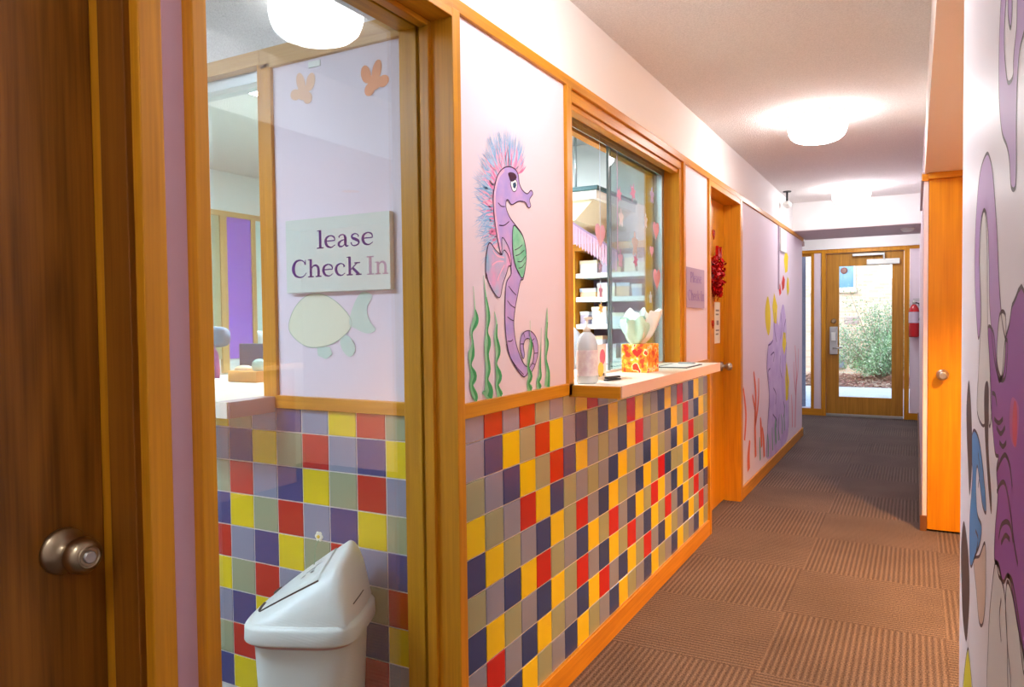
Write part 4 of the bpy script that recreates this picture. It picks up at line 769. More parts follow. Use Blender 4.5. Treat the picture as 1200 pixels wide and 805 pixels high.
link('side_slit', MB().tube([(*lidxy(.97, v), hood(.97, v)+.004) for v in (-.55,-.35,-.1,.1)], .0016, 6), M_dark, bt)
# little flower ornament and the moth print on the lid
fo = thing('flower_ornament', 'tiny white flower with a yellow heart standing on the bin lid', 'ornament', (-.335,1.5,.65))
fx, fy, fz = -.380, 1.50, .672
mb = MB()
for k in range(6):
    a = k*PI/3; mb.ball((fx+.009*math.cos(a), fy, fz+.009*math.sin(a)), .006, 0, 10, 6, (1,.5,1))
link('petals', mb, mat('petal_white', (240,238,220), .5), fo); link('flower_heart', MB().ball((fx,fy-.003,fz), .005, 0, 10, 6), mat('flower_yellow', (240,200,60), .5), fo)
link('stem', MB().tube([(fx,fy,fz-.008),(fx-.006,fy-.01,fz-.03),(fx-.002,fy-.02,hood(-.05,.5)-.02)], .0016), mat('stem_green', (130,160,120), .5), fo)
mb = MB()
for (uu, vv, s_, a0) in ((-.02,.02,.014,.5),(.06,-.14,.012,2.2),(.12,.10,.010,1.1),(-.12,-.12,.009,3.0)):
    cx, cy = lidxy(uu, vv); cz = hood(uu,vv)+.0048
    n = len(mb.v)
    for k in range(12):
        a = 2*PI*k/12; rr = s_*(.6+.4*math.cos(2*a)); X = rr*math.cos(a+a0)
        mb.v.append((cx+X, cy+rr*math.sin(a+a0), cz+X*.75))
    mb.face(range(n, n+12))
link('printed_moth', mb, mat('moth_print', (150,160,168), .6), fl)

# ------------------------------------------------------------------ door decorations in the hall
wr = thing('heart_wreath', 'red glittering heart wreath hanging on the oak hall door', 'wreath', (-.07,4.8,1.35))
rnd = random.Random(11); mb = MB(); M_foil = mat('red_foil', (206,18,24), .25, .3, noise=(60,(150,6,14),.8))
def heart(t): 
    x = 16*math.sin(t)**3; z = 13*math.cos(t)-5*math.cos(2*t)-2*math.cos(3*t)-math.cos(4*t); return x/16, z/16
for i in range(420):
    t = rnd.random()*2*PI; hx, hz = heart(t); k = rnd.uniform(.35,1.0)
    c0 = Vector((-.072+rnd.uniform(-.02,.03), 4.80+hx*k*.155, 1.53+hz*k*.155))
    a = Vector((rnd.uniform(-1,1),rnd.uniform(-1,1),rnd.uniform(-1,1))).normalized()*rnd.uniform(.012,.026)
    b = Vector((rnd.uniform(-1,1),rnd.uniform(-1,1),rnd.uniform(-1,1))).normalized()*rnd.uniform(.008,.014)
    n = len(mb.v); mb.v += [tuple(c0-a-b*.2), tuple(c0-b), tuple(c0+a+b*.2), tuple(c0+b)]; mb.face((n,n+1,n+2,n+3))
link('tinsel', mb, M_foil, wr)
mb = MB().prism([(4.80+heart(2*PI*i/40)[0]*.13, 1.53+heart(2*PI*i/40)[1]*.13) for i in range(40)], 'x', -.099, -.085)
link('heart_base', mb, mat('deep_red', (130,8,16), .6), wr)
mb = MB()
for s_ in (-1,1): mb.prism([(4.80+.05,1.66),(4.80+.05+s_*.045,1.72),(4.80+.05+s_*.05,1.66),(4.80+.05+s_*.03,1.63)], 'x', -.08, -.06)
link('ribbon_bow', mb, M_foil, wr)
mb = MB().prism([(4.83+heart(2*PI*i/30)[0]*.03, 1.80+heart(2*PI*i/30)[1]*.035) for i in range(30)], 'x', -.099, -.094)
solo('paper_heart', mb, M_foil, 'small red paper heart on the oak hall door above the wreath', 'decoration')
mb = MB().prism([(4.80+heart(2*PI*i/30)[0]*.025, 1.22+heart(2*PI*i/30)[1]*.03) for i in range(30)], 'x', -.099, -.094)
solo('paper_heart', mb, M_foil, 'small red paper heart on the oak hall door below the wreath', 'decoration')
pn = thing('paper_notice', 'white paper notice taped under the red wreath on the oak door', 'notice', (-.1,4.93,1.1))
link('sheet', MB().box(-.0995,-.0975,4.85,5.0,1.09,1.36), mat('paper', (232,226,206), .7), pn)
mb = MB()
for k, (a, b, c_, d_) in enumerate(((4.88,4.97,1.30,1.312),(4.88,4.96,1.275,1.285),(4.9,4.96,1.21,1.24),(4.88,4.97,1.17,1.18),(4.88,4.95,1.145,1.155))): mb.box(-.0975,-.097,a,b,c_,d_)
link('print', mb, mat('grey_print', (140,130,120), .7), pn)

# ------------------------------------------------------------------ small hall fittings
cmra = thing('security_camera', 'small white dome camera hanging from a black stem under the ceiling', 'camera', (.06,6.85,CE))
link('ceiling_plate', MB().lathe([(.035,0),(.035,.008)], (.06,6.85,CE-.008), (0,0,1), 20), M_black, cmra)
link('stem', MB().tube([(.06,6.85,CE-.008),(.06,6.85,CE-.085)], .009), M_black, cmra)
link('camera_body', MB().ball((.06,6.85,CE-.115), .038, 0, 20, 12, (1,1.2,.8)), M_plast, cmra)
sd = thing('smoke_detector', 'round white smoke detector on the mauve underside of the ceiling beam', 'smoke detector', (.98,7.95,2.084))
link('base', MB().lathe([(.06,0),(.06,.012)], (.98,7.95,2.072), (0,0,1), 28), M_plast, sd); link('cover', MB().lathe([(.035,0),(.05,.008),(.055,.02)], (.98,7.95,2.052), (0,0,1), 28), M_plast, sd)
cv_ = thing('wall_cover_plate', 'tall white cover plate high on the hall wall beside the reef mural', 'cover', (0,6.93,1.83))
link('plate', MB().box(0,.022,6.78,7.09,1.835,2.035), M_plast, cv_, .003)
link('conduit', MB().box(0,.012,6.74,6.755,1.5,2.05), mat('grey_conduit', (190,180,200), .5), cv_)

fe = thing('fire_extinguisher', 'red fire extinguisher hanging on the end wall right of the glazed door', 'fire extinguisher', (1.035,10.0,.97))
ex, ey, ez = 1.035, 10.02, 1.0
M_red = mat('red_enamel', (196,22,30), .25, coat=.5)
link('cylinder', MB().lathe([(.03,0),(.052,.004),(.056,.02),(.056,.30),(.050,.34),(.030,.375),(.018,.39)], (ex,ey,ez), (0,0,1), 32), M_red, fe)
link('label', MB().lathe([(.0568,0),(.0568,.13)], (ex,ey,ez+.17), (0,0,1), 32, cap=False), mat('silver_label', (206,190,206), .4), fe)
link('valve', MB().lathe([(.018,0),(.02,.03),(.012,.045)], (ex,ey,ez+.385), (0,0,1), 20).box(ex-.01,ex+.06,ey-.008,ey+.008,ez+.43,ez+.44).box(ex-.01,ex+.07,ey-.008,ey+.008,ez+.45,ez+.458), M_steel, fe)
link('hose', MB().tube([(ex+.015,ey-.01,ez+.41),(ex+.05,ey-.02,ez+.40),(ex+.072,ey-.02,ez+.34),(ex+.066,ey-.02,ez+.25),(ex+.055,ey-.03,ez+.2)], .009), M_black, fe)
link('wall_bracket', MB().box(ex-.02,ex+.02,ey+.05,10.1,ez+.05,ez+.35), M_black, fe)

# ------------------------------------------------------------------ things on the counter
tb = thing('tissue_box', 'orange and red patterned tissue box on the hall counter ledge', 'tissue box', (.0,3.05,1.032))
R0 = Matrix.Rotation(math.radians(-8), 4, 'Z')
def rbox(cx, cy, hx, hy, z0, z1, ang, mi=0, mb=None):
    mb = mb or MB(); n = len(mb.v); mb.box(-hx,hx,-hy,hy,z0,z1,mi); r = Matrix.Rotation(ang, 3, 'Z')
    for i in range(n, len(mb.v)):
        v = r @ Vector((mb.v[i][0], mb.v[i][1], 0)); mb.v[i] = (v.x+cx, v.y+cy, mb.v[i][2])
    return mb
TX, TY, TA = .02, 3.02, math.radians(-6)
def tissmat():
    m = bpy.data.materials.new('orange_patterned_card'); m.use_nodes = True; nt = m.node_tree; L = nt.links.new; b = nt.nodes['Principled BSDF']
    tc = nt.nodes.new('ShaderNodeTexCoord'); v = nt.nodes.new('ShaderNodeTexVoronoi'); v.inputs['Scale'].default_value = 34; L(tc.outputs['Object'], v.inputs['Vector'])
    n = nt.nodes.new('ShaderNodeTexNoise'); n.inputs['Scale'].default_value = 30; L(tc.outputs['Object'], n.inputs['Vector'])
    cr = nt.nodes.new('ShaderNodeValToRGB'); cr.color_ramp.interpolation = 'CONSTANT'
    e = cr.color_ramp.elements; e[0].position = 0; e[0].color = lin((214,66,20))+(1,); e[1].position = .4; e[1].color = lin((240,140,20))+(1,)
    x = e.new(.5); x.color = lin((250,196,60))+(1,); x = e.new(.57); x.color = lin((255,238,190))+(1,); x = e.new(.63); x.color = lin((230,60,20))+(1,)
    L(n.outputs['Fac'], cr.inputs[0]); L(cr.outputs[0], b.inputs['Base Color']); b.inputs['Roughness'].default_value = .4
    return m
link('carton', rbox(TX,TY,.058,.062,1.032,1.152,TA), tissmat(), tb, .003)
link('heart_print', MB().prism([(TX+.008+heart(2*PI*i/30)[0]*.02, 1.115+heart(2*PI*i/30)[1]*.02) for i in range(30)], 'y', TY-.0655, TY-.064), mat('red_print', (220,40,20), .4), tb)
rnd = random.Random(5)
def tissue(seed, cx, cy, z0, h, w, m):
    r = random.Random(seed); rings = []
    for k in range(9):
        t = k/8; ring = []
        for i in range(36):
            a = 2*PI*i/36; rr = (.018+w*math.sin(t*PI*.62)**.8)*(1+.30*math.sin(5*a+seed)+.14*math.sin(9*a+2*t*3+seed))
            ring.append((cx+rr*math.cos(a)*.8+t*.01, cy+rr*math.sin(a)+.03*t*math.sin(seed), z0+h*t*(1+.14*math.sin(3*a+seed)+.08*math.sin(7*a))))
        rings.append(ring)
    return MB().loft(rings, cap0=False, cap1=False)
link('tissue', tissue(2.0, TX, TY, 1.15, .13, .055, None), mat('white_tissue', (240,246,242), .8), tb)
link('tissue', tissue(4.2, TX-.01, TY-.035, 1.15, .10, .04, None), mat('mint_tissue', (196,236,220), .8), tb)

sb = thing('sanitizer_bottle', 'clear plastic sanitizer pump bottle at the left end of the hall counter', 'bottle', (.03,2.42,1.032))
M_clear = mat('clear_plastic', (214,226,234), .12, alpha=.75, coat=.5)
sx_, sy_ = .035, 2.405
link('bottle_body', MB().loft([sup(sx_,sy_,.030,.036,1.032,3),sup(sx_,sy_,.033,.04,1.04,3),sup(sx_,sy_,.032,.038,1.17,3),sup(sx_,sy_,.024,.028,1.20,3),sup(sx_,sy_,.012,.012,1.215,2)]), M_clear, sb)
link('bottle_label', MB().loft([sup(sx_,sy_,.0335,.0405,1.06,3),sup(sx_,sy_,.0335,.040,1.15,3)], cap0=False, cap1=False), mat('floral_label', (226,226,232), .5, noise=(60,(200,180,200),.6)), sb)
pm = link('pump', MB().lathe([(.013,0),(.013,.018),(.005,.02),(.005,.045)], (sx_,sy_,1.213), (0,0,1), 20), M_plast, sb)
link('nozzle', MB().box(sx_-.008,sx_+.008,sy_-.012,sy_+.04,1.256,1.266), M_plast, pm, .002)
cd = thing('tent_card', 'white tent card with pink and yellow prints standing near the sliding glass', 'card', (-.02,2.72,1.032))
link('card', MB().prism([(2.56,1.032),(2.74,1.032),(2.74,1.16),(2.56,1.16)], 'x', -.028, -.025), mat('card_white', (236,236,234), .5), cd)
M_cy = mat('print_yellow', (240,214,80), .5); M_cp = mat('print_pink', (232,110,140), .5); M_cb = mat('print_violet', (96,90,160), .5)
mb = MB(); 
def disc(cy, cz, ry, rz, x): return MB().prism([(cy+ry*math.cos(2*PI*i/20), cz+rz*math.sin(2*PI*i/20)) for i in range(20)], 'x', x, x+.0006)
link('pink_print', disc(2.70,1.11,.028,.03,-.025), M_cp, cd); link('yellow_print', disc(2.68,1.062,.03,.028,-.0244), M_cy, cd); link('violet_print', disc(2.60,1.085,.02,.022,-.025), M_cb, cd)
tl = MB()
for k in range(4): tl.box(-.025,-.0246,2.58+.04*k,2.60+.04*k,1.035,1.046)
link('lettering', tl, M_black, cd)
pd = thing('stapler', 'small black stapler lying on the hall counter before the card', 'stapler', (.06,2.53,1.032))
link('base', rbox(.07,2.56,.010,.045,1.032,1.037,math.radians(-12)), M_black, pd, .002); link('arm', rbox(.07,2.56,.008,.043,1.039,1.047,math.radians(-12)), M_black, pd, .002)
cb = thing('clipboard', 'flat dark clipboard lying at the right end of the hall counter', 'clipboard', (.06,3.4,1.032))
link('board', MB().box(.0,.15,3.28,3.55,1.032,1.036), mat('dark_board', (70,62,60), .5), cb, .001); link('sheet', MB().box(.02,.14,3.29,3.52,1.036,1.0375), M_plast, cb); link('clip', MB().box(.04,.12,3.52,3.545,1.0375,1.045), M_steel, cb, .002)

# ------------------------------------------------------------------ stickers on the sliding glass
K_p = mat('sticker_pink', (206,140,178), .5); K_l = mat('sticker_lilac', (186,166,200), .5); K_w = mat('sticker_white', (206,212,220), .5); K_h = mat('sticker_rose', (226,176,198), .5)
def star(y, z, r, n=6, k=.45): return [(y+(r if i % 2 == 0 else r*k)*math.cos(PI*i/n+.3), z+(r if i % 2 == 0 else r*k)*math.sin(PI*i/n+.3)) for i in range(2*n)]
def hrt(y, z, r): return [(y+heart(2*PI*i/28)[0]*r, z+heart(2*PI*i/28)[1]*r) for i in range(28)]
def bear(y, z, r):
    pts = []
    for i in range(36):
        a = 2*PI*i/36; rr = r*(1+.28*math.cos(5*a-PI/2*5+0)); pts.append((y+rr*.8*math.cos(a), z+rr*math.sin(a)*1.1))
    return pts
stick = [('star',3.04,1.80,.038,K_p,'pink star sticker at the top left of the sliding pane'),('star',3.22,1.835,.045,K_p,'large pink star sticker at the top middle of the sliding pane'),
 ('bear',3.50,1.86,.03,K_l,'lilac paw shaped sticker at the top right of the sliding pane'),('bear',3.06,1.70,.032,K_w,'white blob sticker under the top left pink star'),
 ('bear',3.40,1.725,.026,K_w,'small white oval sticker in the middle of the sliding pane'),('heart',3.56,1.70,.05,K_h,'pale pink heart sticker by the right edge of the pane'),
 ('bear',3.24,1.60,.045,K_w,'white bear sticker in the middle of the pane'),('star',3.25,1.525,.036,K_p,'pink star sticker just below the white bear sticker'),
 ('heart',3.49,1.59,.03,K_h,'small rose heart sticker right of the white bear'),('bear',3.05,1.52,.032,K_l,'lilac sticker at mid height of the pane left edge'),
 ('heart',3.57,1.46,.06,K_h,'tall rose heart sticker low at the right edge of the pane'),('bear',3.47,1.36,.022,K_w,'tiny white sticker below the rose hearts'),('star',3.60,1.24,.03,K_p,'reddish star sticker lowest by the right edge')]
for sh_, y, z, r, m, lab in stick:
    f_ = {'star':star,'bear':bear,'heart':hrt}[sh_](min(y+.03, 3.60), z, r)
    solo('window_sticker', MB().prism(f_, 'x', -.0885, -.0877), m, lab, 'sticker', 'stickers on the reception glass')
hm = thing('hanging_mobile', 'string of pink paper heart and small stars hanging in the open half of the window', 'decoration', (-.07,2.80,1.28))
link('string', MB().tube([(-.07,2.80,1.28),(-.07,2.80,2.0)], .0012, 6), K_w, hm)
for (y, z, r, m, sh_, nm) in ((2.80,1.60,.055,K_h,'heart','paper_heart'),(2.80,1.47,.025,K_l,'star','paper_star'),(2.80,1.37,.022,K_p,'bear','paper_drop'),(2.80,1.30,.03,mat('sticker_gold', (240,200,90), .4),'star','paper_star')):
    f_ = {'star':star,'bear':bear,'heart':hrt}[sh_](y, z, r)
    link(nm, MB().prism(f_, 'x', -.0705, -.0695), m, hm)
# ------------------------------------------------------------------ reception room, seen through both windows
sh = thing('shelving_unit', 'oak shelving unit with white shelves against the reception back wall', 'shelf', (-1.0,4.15,0))
link('upright', MB().box(-.80,-.72,4.02,4.32,0,1.66), oak_z, sh, .002)
link('upright', MB().box(-1.62,-1.56,4.02,4.32,0,1.66), oak_z, sh, .002)
link('upright', MB().box(-.24,-.19,4.02,4.32,0,1.66), oak_z, sh, .002)
link('back_board', MB().box(-1.56,-.24,4.31,4.325,0,1.66), mat('plum_back', (170,146,164), .7), sh)
link('top_board', MB().box(-1.62,-.19,4.02,4.32,1.66,1.70), oak_x, sh, .002)
for z in (.35,.7,1.0,1.20,1.36,1.50): link('shelf', MB().box(-1.56,-.24,4.03,4.31,z,z+.028), M_plast, sh, .002)
rnd = random.Random(21)
cols = [(222,226,230),(236,224,196),(200,206,214),(226,190,150),(180,196,214),(232,232,222),(216,196,210),(176,168,190)]
bm = [mat('carton_%d' % i, c, .6) for i, c in enumerate(cols)]
protos = {}
k = 0
for z, h0 in ((1.028,.15),(1.228,.11),(1.388,.09),(1.528,.11)):
    x = -.71; cnt = 0
    while x < -.27:
        w = rnd.uniform(.05,.11); h = h0*rnd.uniform(.55,.95)
        if x+w > -.245: break
        ci = rnd.randrange(len(bm))
        side = 'left' if x < -.55 else ('middle' if x < -.4 else 'right')
        lvl = {1.028:'lowest',1.228:'second',1.388:'third',1.528:'top'}[z]
        nm = ['white','cream','grey','tan','blue grey','off white','mauve','dark violet'][ci]
        b = thing('supply_box', '%s supply box, %s from the left on the %s shelf by the upright' % (nm, ['first','second','third','fourth','fifth','sixth','seventh','eighth'][cnt], lvl), 'box', (x+w/2,4.14,z), 'supply boxes on the reception shelves')
        link('carton', MB().box(x,x+w,4.07,4.2,z,z+h), bm[ci], b, .002); link('lid', MB().box(x-.002,x+w+.002,4.068,4.202,z+h-.02,z+h+.001), bm[(ci+1) % 8], b, .001)
        x += w+rnd.uniform(.008,.03); k += 1; cnt += 1
for z in (1.028,1.228,1.388):
    for x in (-1.02,-.91):
        b = thing('supply_box', 'pale supply box in the left shelf bay at height %s' % {1.028:'low',1.228:'middle',1.388:'high'}[z]+(' nearer the upright' if x > -1 else ' further from the upright'), 'box', (x+.04,4.14,z), 'supply boxes on the reception shelves')
        link('carton', MB().box(x,x+.085,4.07,4.2,z,z+.08), bm[0], b, .002); link('lid', MB().box(x-.002,x+.087,4.068,4.202,z+.062,z+.081), bm[2], b, .001)

hb = thing('light_box', 'cream suspended light box with a dark teal rim above the reception shelves', 'light fixture', (-1.0,3.9,1.80))
hx = -.45
link('fascia', MB().box(-2.4,hx,3.70,3.73,1.905,1.95).box(hx-.03,hx,3.73,4.33,1.905,1.95), mat('lit_fascia', (246,244,234), .5), hb, .002)
link('valance', MB().prism([(-2.4,1.905),(hx-.03,1.905),(hx-.14,1.80),(-2.4,1.80)], 'y', 3.73, 4.33), mat('cream_valance', (238,230,200), .5), hb)
link('top_rim', MB().box(-2.4,hx+.012,3.688,4.33,1.95,1.972), mat('teal_rim', (50,92,96), .5), hb, .002)
link('hanger', MB().tube([(-.7,4.0,1.972),(-.7,4.0,CE)], .006).tube([(-1.9,4.0,1.972),(-1.9,4.0,CE)], .006), M_alu, hb)
gl = thing('paper_garland', 'pink scalloped paper garland hanging behind the open half of the window', 'garland', (-.2,3.05,1.5))
M_gar = mat('garland_pink', (222,184,208), .6); rnd = random.Random(4)
G0, G1 = (-.40,1.76), (-.09,1.555)
def gp(t): return G0[0]+(G1[0]-G0[0])*t, G0[1]+(G1[1]-G0[1])*t
mb = MB(); a = gp(0); b = gp(1)
link('band', MB().prism([(a[0],a[1]-.03),(b[0],b[1]-.03),b,a], 'y', 3.05, 3.053), mat('garland_mauve', (176,150,186), .6), gl)
for k in range(22):
    x0, z0 = gp(k/22); x1, z1 = gp((k+.82)/22)
    link('fringe', MB().prism([(x0,z0-.01),(x1,z1-.01),(x1,z1-.085),((x0+x1)/2,(z0+z1)/2-.098),(x0,z0-.085)], 'y', 3.046, 3.049), M_gar, gl)
link('string', MB().tube([(a[0],3.051,a[1]),(a[0],3.051,CE)], .002, 6), M_gar, gl)
link('string', MB().tube([(b[0],3.051,b[1]),(b[0],3.051,2.0)], .002, 6), M_gar, gl)

# reception desk with clutter
dk = thing('reception_desk', 'white reception desk inside the office behind the counter window', 'desk', (-.6,3.2,0))
link('desk_top', MB().box(-1.15,-.32,2.45,3.65,.93,.96), M_lam, dk, .003)
link('pedestal', MB().box(-1.1,-.75,2.5,3.6,0,.93), M_plast, dk, .003)
pl = mat('clear_bag', (218,226,236), .3, alpha=.8)
for i, (cx, cy, lab) in enumerate(((-.52,3.15,'pale crinkled plastic bag on the reception desk behind the tent card'),(-.48,3.42,'pale blue crinkled bag on the desk behind the tissue box'))):
    r = random.Random(i); rings = []
    for q in range(8):
        t = q/7; rings.append([(cx+(.09*math.sin(PI*min(.96,t*.85+.12)))*math.cos(2*PI*j/28)*(1+.2*math.sin(5*2*PI*j/28+i+3*t)), cy+(.13*math.sin(PI*min(.96,t*.85+.12)))*math.sin(2*PI*j/28)*(1+.15*math.sin(7*2*PI*j/28+2*t)), .96+.26*t) for j in range(28)])
    solo('plastic_bag', MB().loft(rings), pl, lab, 'bag', 'plastic bags on the desk')
pp = thing('paper_tray', 'stack of white papers in a tray on the reception desk', 'tray', (-.5,2.8,.96))
link('tray', MB().box(-.64,-.38,2.66,2.95,.96,.972), M_alu, pp, .002)
mb = MB()
for q in range(5): rbox(-.51+.004*q,2.8,.105,.13,.972+.012*q,.982+.012*q,.06*math.sin(q*2.1),0,mb)
link('papers', mb, M_plast, pp)

# far reception wall seen through the partition window
trim(MB().box(-3.35,-3.33,1.8,4.3,2.03,2.07), wood('yellow_oak', (220,180,110), (180,130,70), 'y'))
for y0, y1 in ((3.66,3.72),(3.945,3.985),(3.40,3.44)): trim(MB().box(-3.35,-3.325,y0,y1,.9,2.03), wood('yellow_oak_v', (222,180,104), (184,132,70), 'z'))
solo('purple_panel', MB().box(-3.35,-3.335,3.72,3.945,1.0,2.03), mat('bright_purple', (156,96,214), .5), 'tall bright purple panel on the far office wall seen through glass', 'panel')
solo('pinboard', MB().box(-3.35,-3.335,3.44,3.66,1.0,2.03), mat('olive_board', (176,172,130), .8), 'olive board left of the purple panel on the far office wall', 'board')
wb = thing('frosted_panel', 'pale mint panel right of the purple panel on the far office wall', 'panel', (-3.34,4.15,1.0))
link('sheet', MB().box(-3.35,-3.335,3.985,4.3,1.0,2.03), mat('mint_panel', (206,230,222), .5), wb)

od = thing('office_desk', 'white office desk in the back of the reception behind the partition window', 'desk', (-1.75,2.6,0))
link('desk_top', MB().box(-2.3,-1.36,2.25,2.95,.94,.975), M_lam, od, .003); link('pedestal', MB().box(-2.25,-1.42,2.35,2.9,0,.94), M_plast, od, .003)
ob = thing('letter_tray', 'open orange cardboard tray on the counter behind the partition window', 'box', (-1.19,2.0,1.034))
link('tray', MB().box(-1.27,-1.115,1.96,2.04,1.034,1.076), mat('orange_card', (232,150,70), .6), ob, .002)
link('contents', MB().ball((-1.225,2.0,1.078), .03, 0, 16, 8, (1.4,1,.6)), mat('peach_cloth', (236,196,166), .8), ob)
solo('yarn_ball', MB().ball((-1.145,2.0,1.095), .027, 0, 20, 12), mat('sage_yarn', (180,196,186), .9, bump=(300,.8,.003)), 'small grey green ball resting in the orange tray', 'ball')
mo = thing('computer_monitor', 'dark monitor standing on the office desk, seen through the partition window', 'monitor', (-1.58,2.42,.975))
link('screen', MB().box(-1.665,-1.50,2.36,2.385,1.02,1.165), mat('slate_screen', (92,96,118), .4), mo, .004); link('stand', MB().box(-1.60,-1.56,2.385,2.41,.98,1.08).box(-1.65,-1.51,2.34,2.45,.975,.982), M_black, mo, .002)
solo('paper_cup', MB().lathe([(.014,0),(.020,.055),(.018,.055),(.012,.004)], (-1.53,2.372,1.166), (0,0,1), 20), M_plast, 'tiny white cup standing on top of the dark monitor', 'cup')
ch = thing('office_chair', 'magenta backed office chair behind the counter in the partition window', 'chair', (-1.72,2.1,0))
M_mag = mat('magenta_fabric', (176,60,130), .8); M_gry = mat('grey_fabric', (104,110,130), .8)
def cushion(cx, cy, cz, a, b, c, n=3.2):
    rings = []
    for q in range(9):
        ph = -PI/2+PI*q/8; s_ = abs(math.cos(ph))**(2/n)+.001; rings.append([(cx+a*s_*math.copysign(abs(math.cos(t))**(2/n), math.cos(t)), cy+b*s_*math.copysign(abs(math.sin(t))**(2/n), math.sin(t)), cz+c*math.copysign(abs(math.sin(ph))**(2/n), math.sin(ph))) for t in [2*PI*j/28 for j in range(28)]])
    return MB().loft(rings)
link('backrest', cushion(-1.70,2.14,1.06,.16,.03,.13), M_mag, ch); link('headrest', cushion(-1.60,2.17,1.20,.09,.03,.045), M_gry, ch)
link('seat', cushion(-1.66,2.0,.62,.2,.14,.05), M_mag, ch); link('column', MB().tube([(-1.66,2.0,.1),(-1.66,2.0,.6)], .025), M_black, ch); link('back_support', MB().tube([(-1.66,2.12,.62),(-1.68,2.17,.95)], .02), M_black, ch)
mb = MB()
for q in range(5):
    a = 2*PI*q/5; mb.tube([(-1.66,2.0,.12),(-1.66+.22*math.cos(a),2.0+.22*math.sin(a),.05)], .016, 8); mb.ball((-1.66+.22*math.cos(a),2.0+.22*math.sin(a),.03), .03, 0, 10, 6)
link('wheel_base', mb, M_black, ch)
pt = thing('potted_plant', 'small green potted plant on the office desk by the window post', 'plant', (-1.50,2.5,.975))
link('pot', MB().lathe([(.035,0),(.05,.09),(.045,.09)], (-1.51,2.62,.975), (0,0,1), 20), M_plast, pt)
mb = MB(); rnd = random.Random(9)
for q in range(90):
    a = rnd.random()*2*PI; e = rnd.uniform(.1,1.3); L = rnd.uniform(.06,.17); c0 = Vector((-1.51,2.62,1.06+rnd.random()*.1)); d_ = Vector((math.cos(a)*math.cos(e),math.sin(a)*math.cos(e),math.sin(e))); s_ = d_.cross(Vector((0,0,1))).normalized()*.013
    n = len(mb.v); mb.v += [tuple(c0),tuple(c0+d_*L*.5+s_),tuple(c0+d_*L),tuple(c0+d_*L*.5-s_)]; mb.face((n,n+1,n+2,n+3))
link('foliage', mb, mat('leaf_green', (60,120,76), .6), pt)

# ------------------------------------------------------------------ side room on the right (opening past the mural wall)
wf = thing('wall_counter', 'cream counter in the side room mirrored faintly in the glass screen', 'counter', (3.3,3.2,0))
link('worktop', MB().box(3.0,3.6,2.4,4.3,.9,.94), M_lam, wf, .003); link('cabinet', MB().box(3.05,3.6,2.45,4.25,0,.9), mat('mauve_cabinet', (190,160,156), .5), wf, .003)

# ------------------------------------------------------------------ outside, through the end door
def brick():
    m = bpy.data.materials.new('buff_brick'); m.use_nodes = True; nt = m.node_tree; L = nt.links.new; b = nt.nodes['Principled BSDF']
    tc = nt.nodes.new('ShaderNodeTexCoord'); mp = nt.nodes.new('ShaderNodeMapping'); mp.inputs['Rotation'].default_value = (PI/2,0,0)
    L(tc.outputs['Object'], mp.inputs['Vector']); br = nt.nodes.new('ShaderNodeTexBrick'); L(mp.outputs[0], br.inputs['Vector'])
    br.inputs['Scale'].default_value = 1; br.inputs['Brick Width'].default_value = .22; br.inputs['Row Height'].default_value = .075; br.inputs['Mortar Size'].default_value = .009
    br.inputs['Color1'].default_value = lin((232,206,180))+(1,); br.inputs['Color2'].default_value = lin((216,184,160))+(1,); br.inputs['Mortar'].default_value = lin((206,200,190))+(1,)
    L(br.outputs[0], b.inputs['Base Color']); b.inputs['Roughness'].default_value = .9
    return m
BY = 18.5
bh = thing('brick_building', 'buff brick building with a blue window across the path outside the door', 'building', (0,BY+.1,-.1))
link('brick_wall', MB().box(-5,7,BY,BY+.2,-.1,5.2), brick(), bh)
wn = link('window', MB().box(-1.1,-.15,BY-.04,BY,1.88,2.7), mat('white_frame', (226,230,232), .5), bh, .003)
link('pane', MB().box(-1.06,-.19,BY-.05,BY-.038,1.92,2.66), mat('blue_pane', (110,156,196), .1), wn)
link('sill', MB().box(-1.14,-.12,BY-.08,BY,1.80,1.875), mat('stone_sill', (226,210,192), .7), bh, .003)
solo('round_plaque', MB().lathe([(.075,0),(.075,.02),(.05,.03)], (-.385,BY-.051,2.30), (0,-1,0), 24), mat('brown_plaque', (120,70,60), .6), 'round brown plaque hanging in the blue outside window', 'plaque')
ub = thing('utility_box', 'small grey utility box on the buff brick wall outside', 'utility box', (-.44,BY-.05,.1))
link('case', MB().box(-.56,-.37,BY-.08,BY-.001,.08,.37), mat('grey_metal', (130,138,150), .5), ub, .004); link('cover', MB().box(-.55,-.38,BY-.09,BY-.08,.10,.35), mat('grey_metal_b', (120,128,142), .5), ub, .002)
vt = thing('wall_vent', 'faint brick coloured vent in the outside wall beside the shrub', 'vent', (-.25,BY-.02,1.1))
mb = MB()
for q in range(4): mb.box(-.36,-.10,BY-.025,BY-.016,1.1+.035*q,1.12+.035*q)
link('louvres', mb, mat('vent_tan', (196,176,170), .7), vt); link('frame', MB().box(-.38,-.08,BY-.015,BY-.001,1.08,1.24), mat('vent_frame', (180,160,156), .7), vt)
solo('concrete_path', MB().box(-5,7,10.24,15.05,-.13,-.06), mat('pale_concrete', (226,226,224), .8, noise=(4,(206,206,206),.6)), 'pale concrete path crossing just outside the glazed door', 'path', kind='structure')
solo('planting_bed', MB().box(-8,9,15.06,24,-.2,-.085), mat('earth', (160,126,104), .95), 'bare brown planting bed at the foot of the brick wall', 'ground', kind='structure')
rnd = random.Random(31); mb = MB()
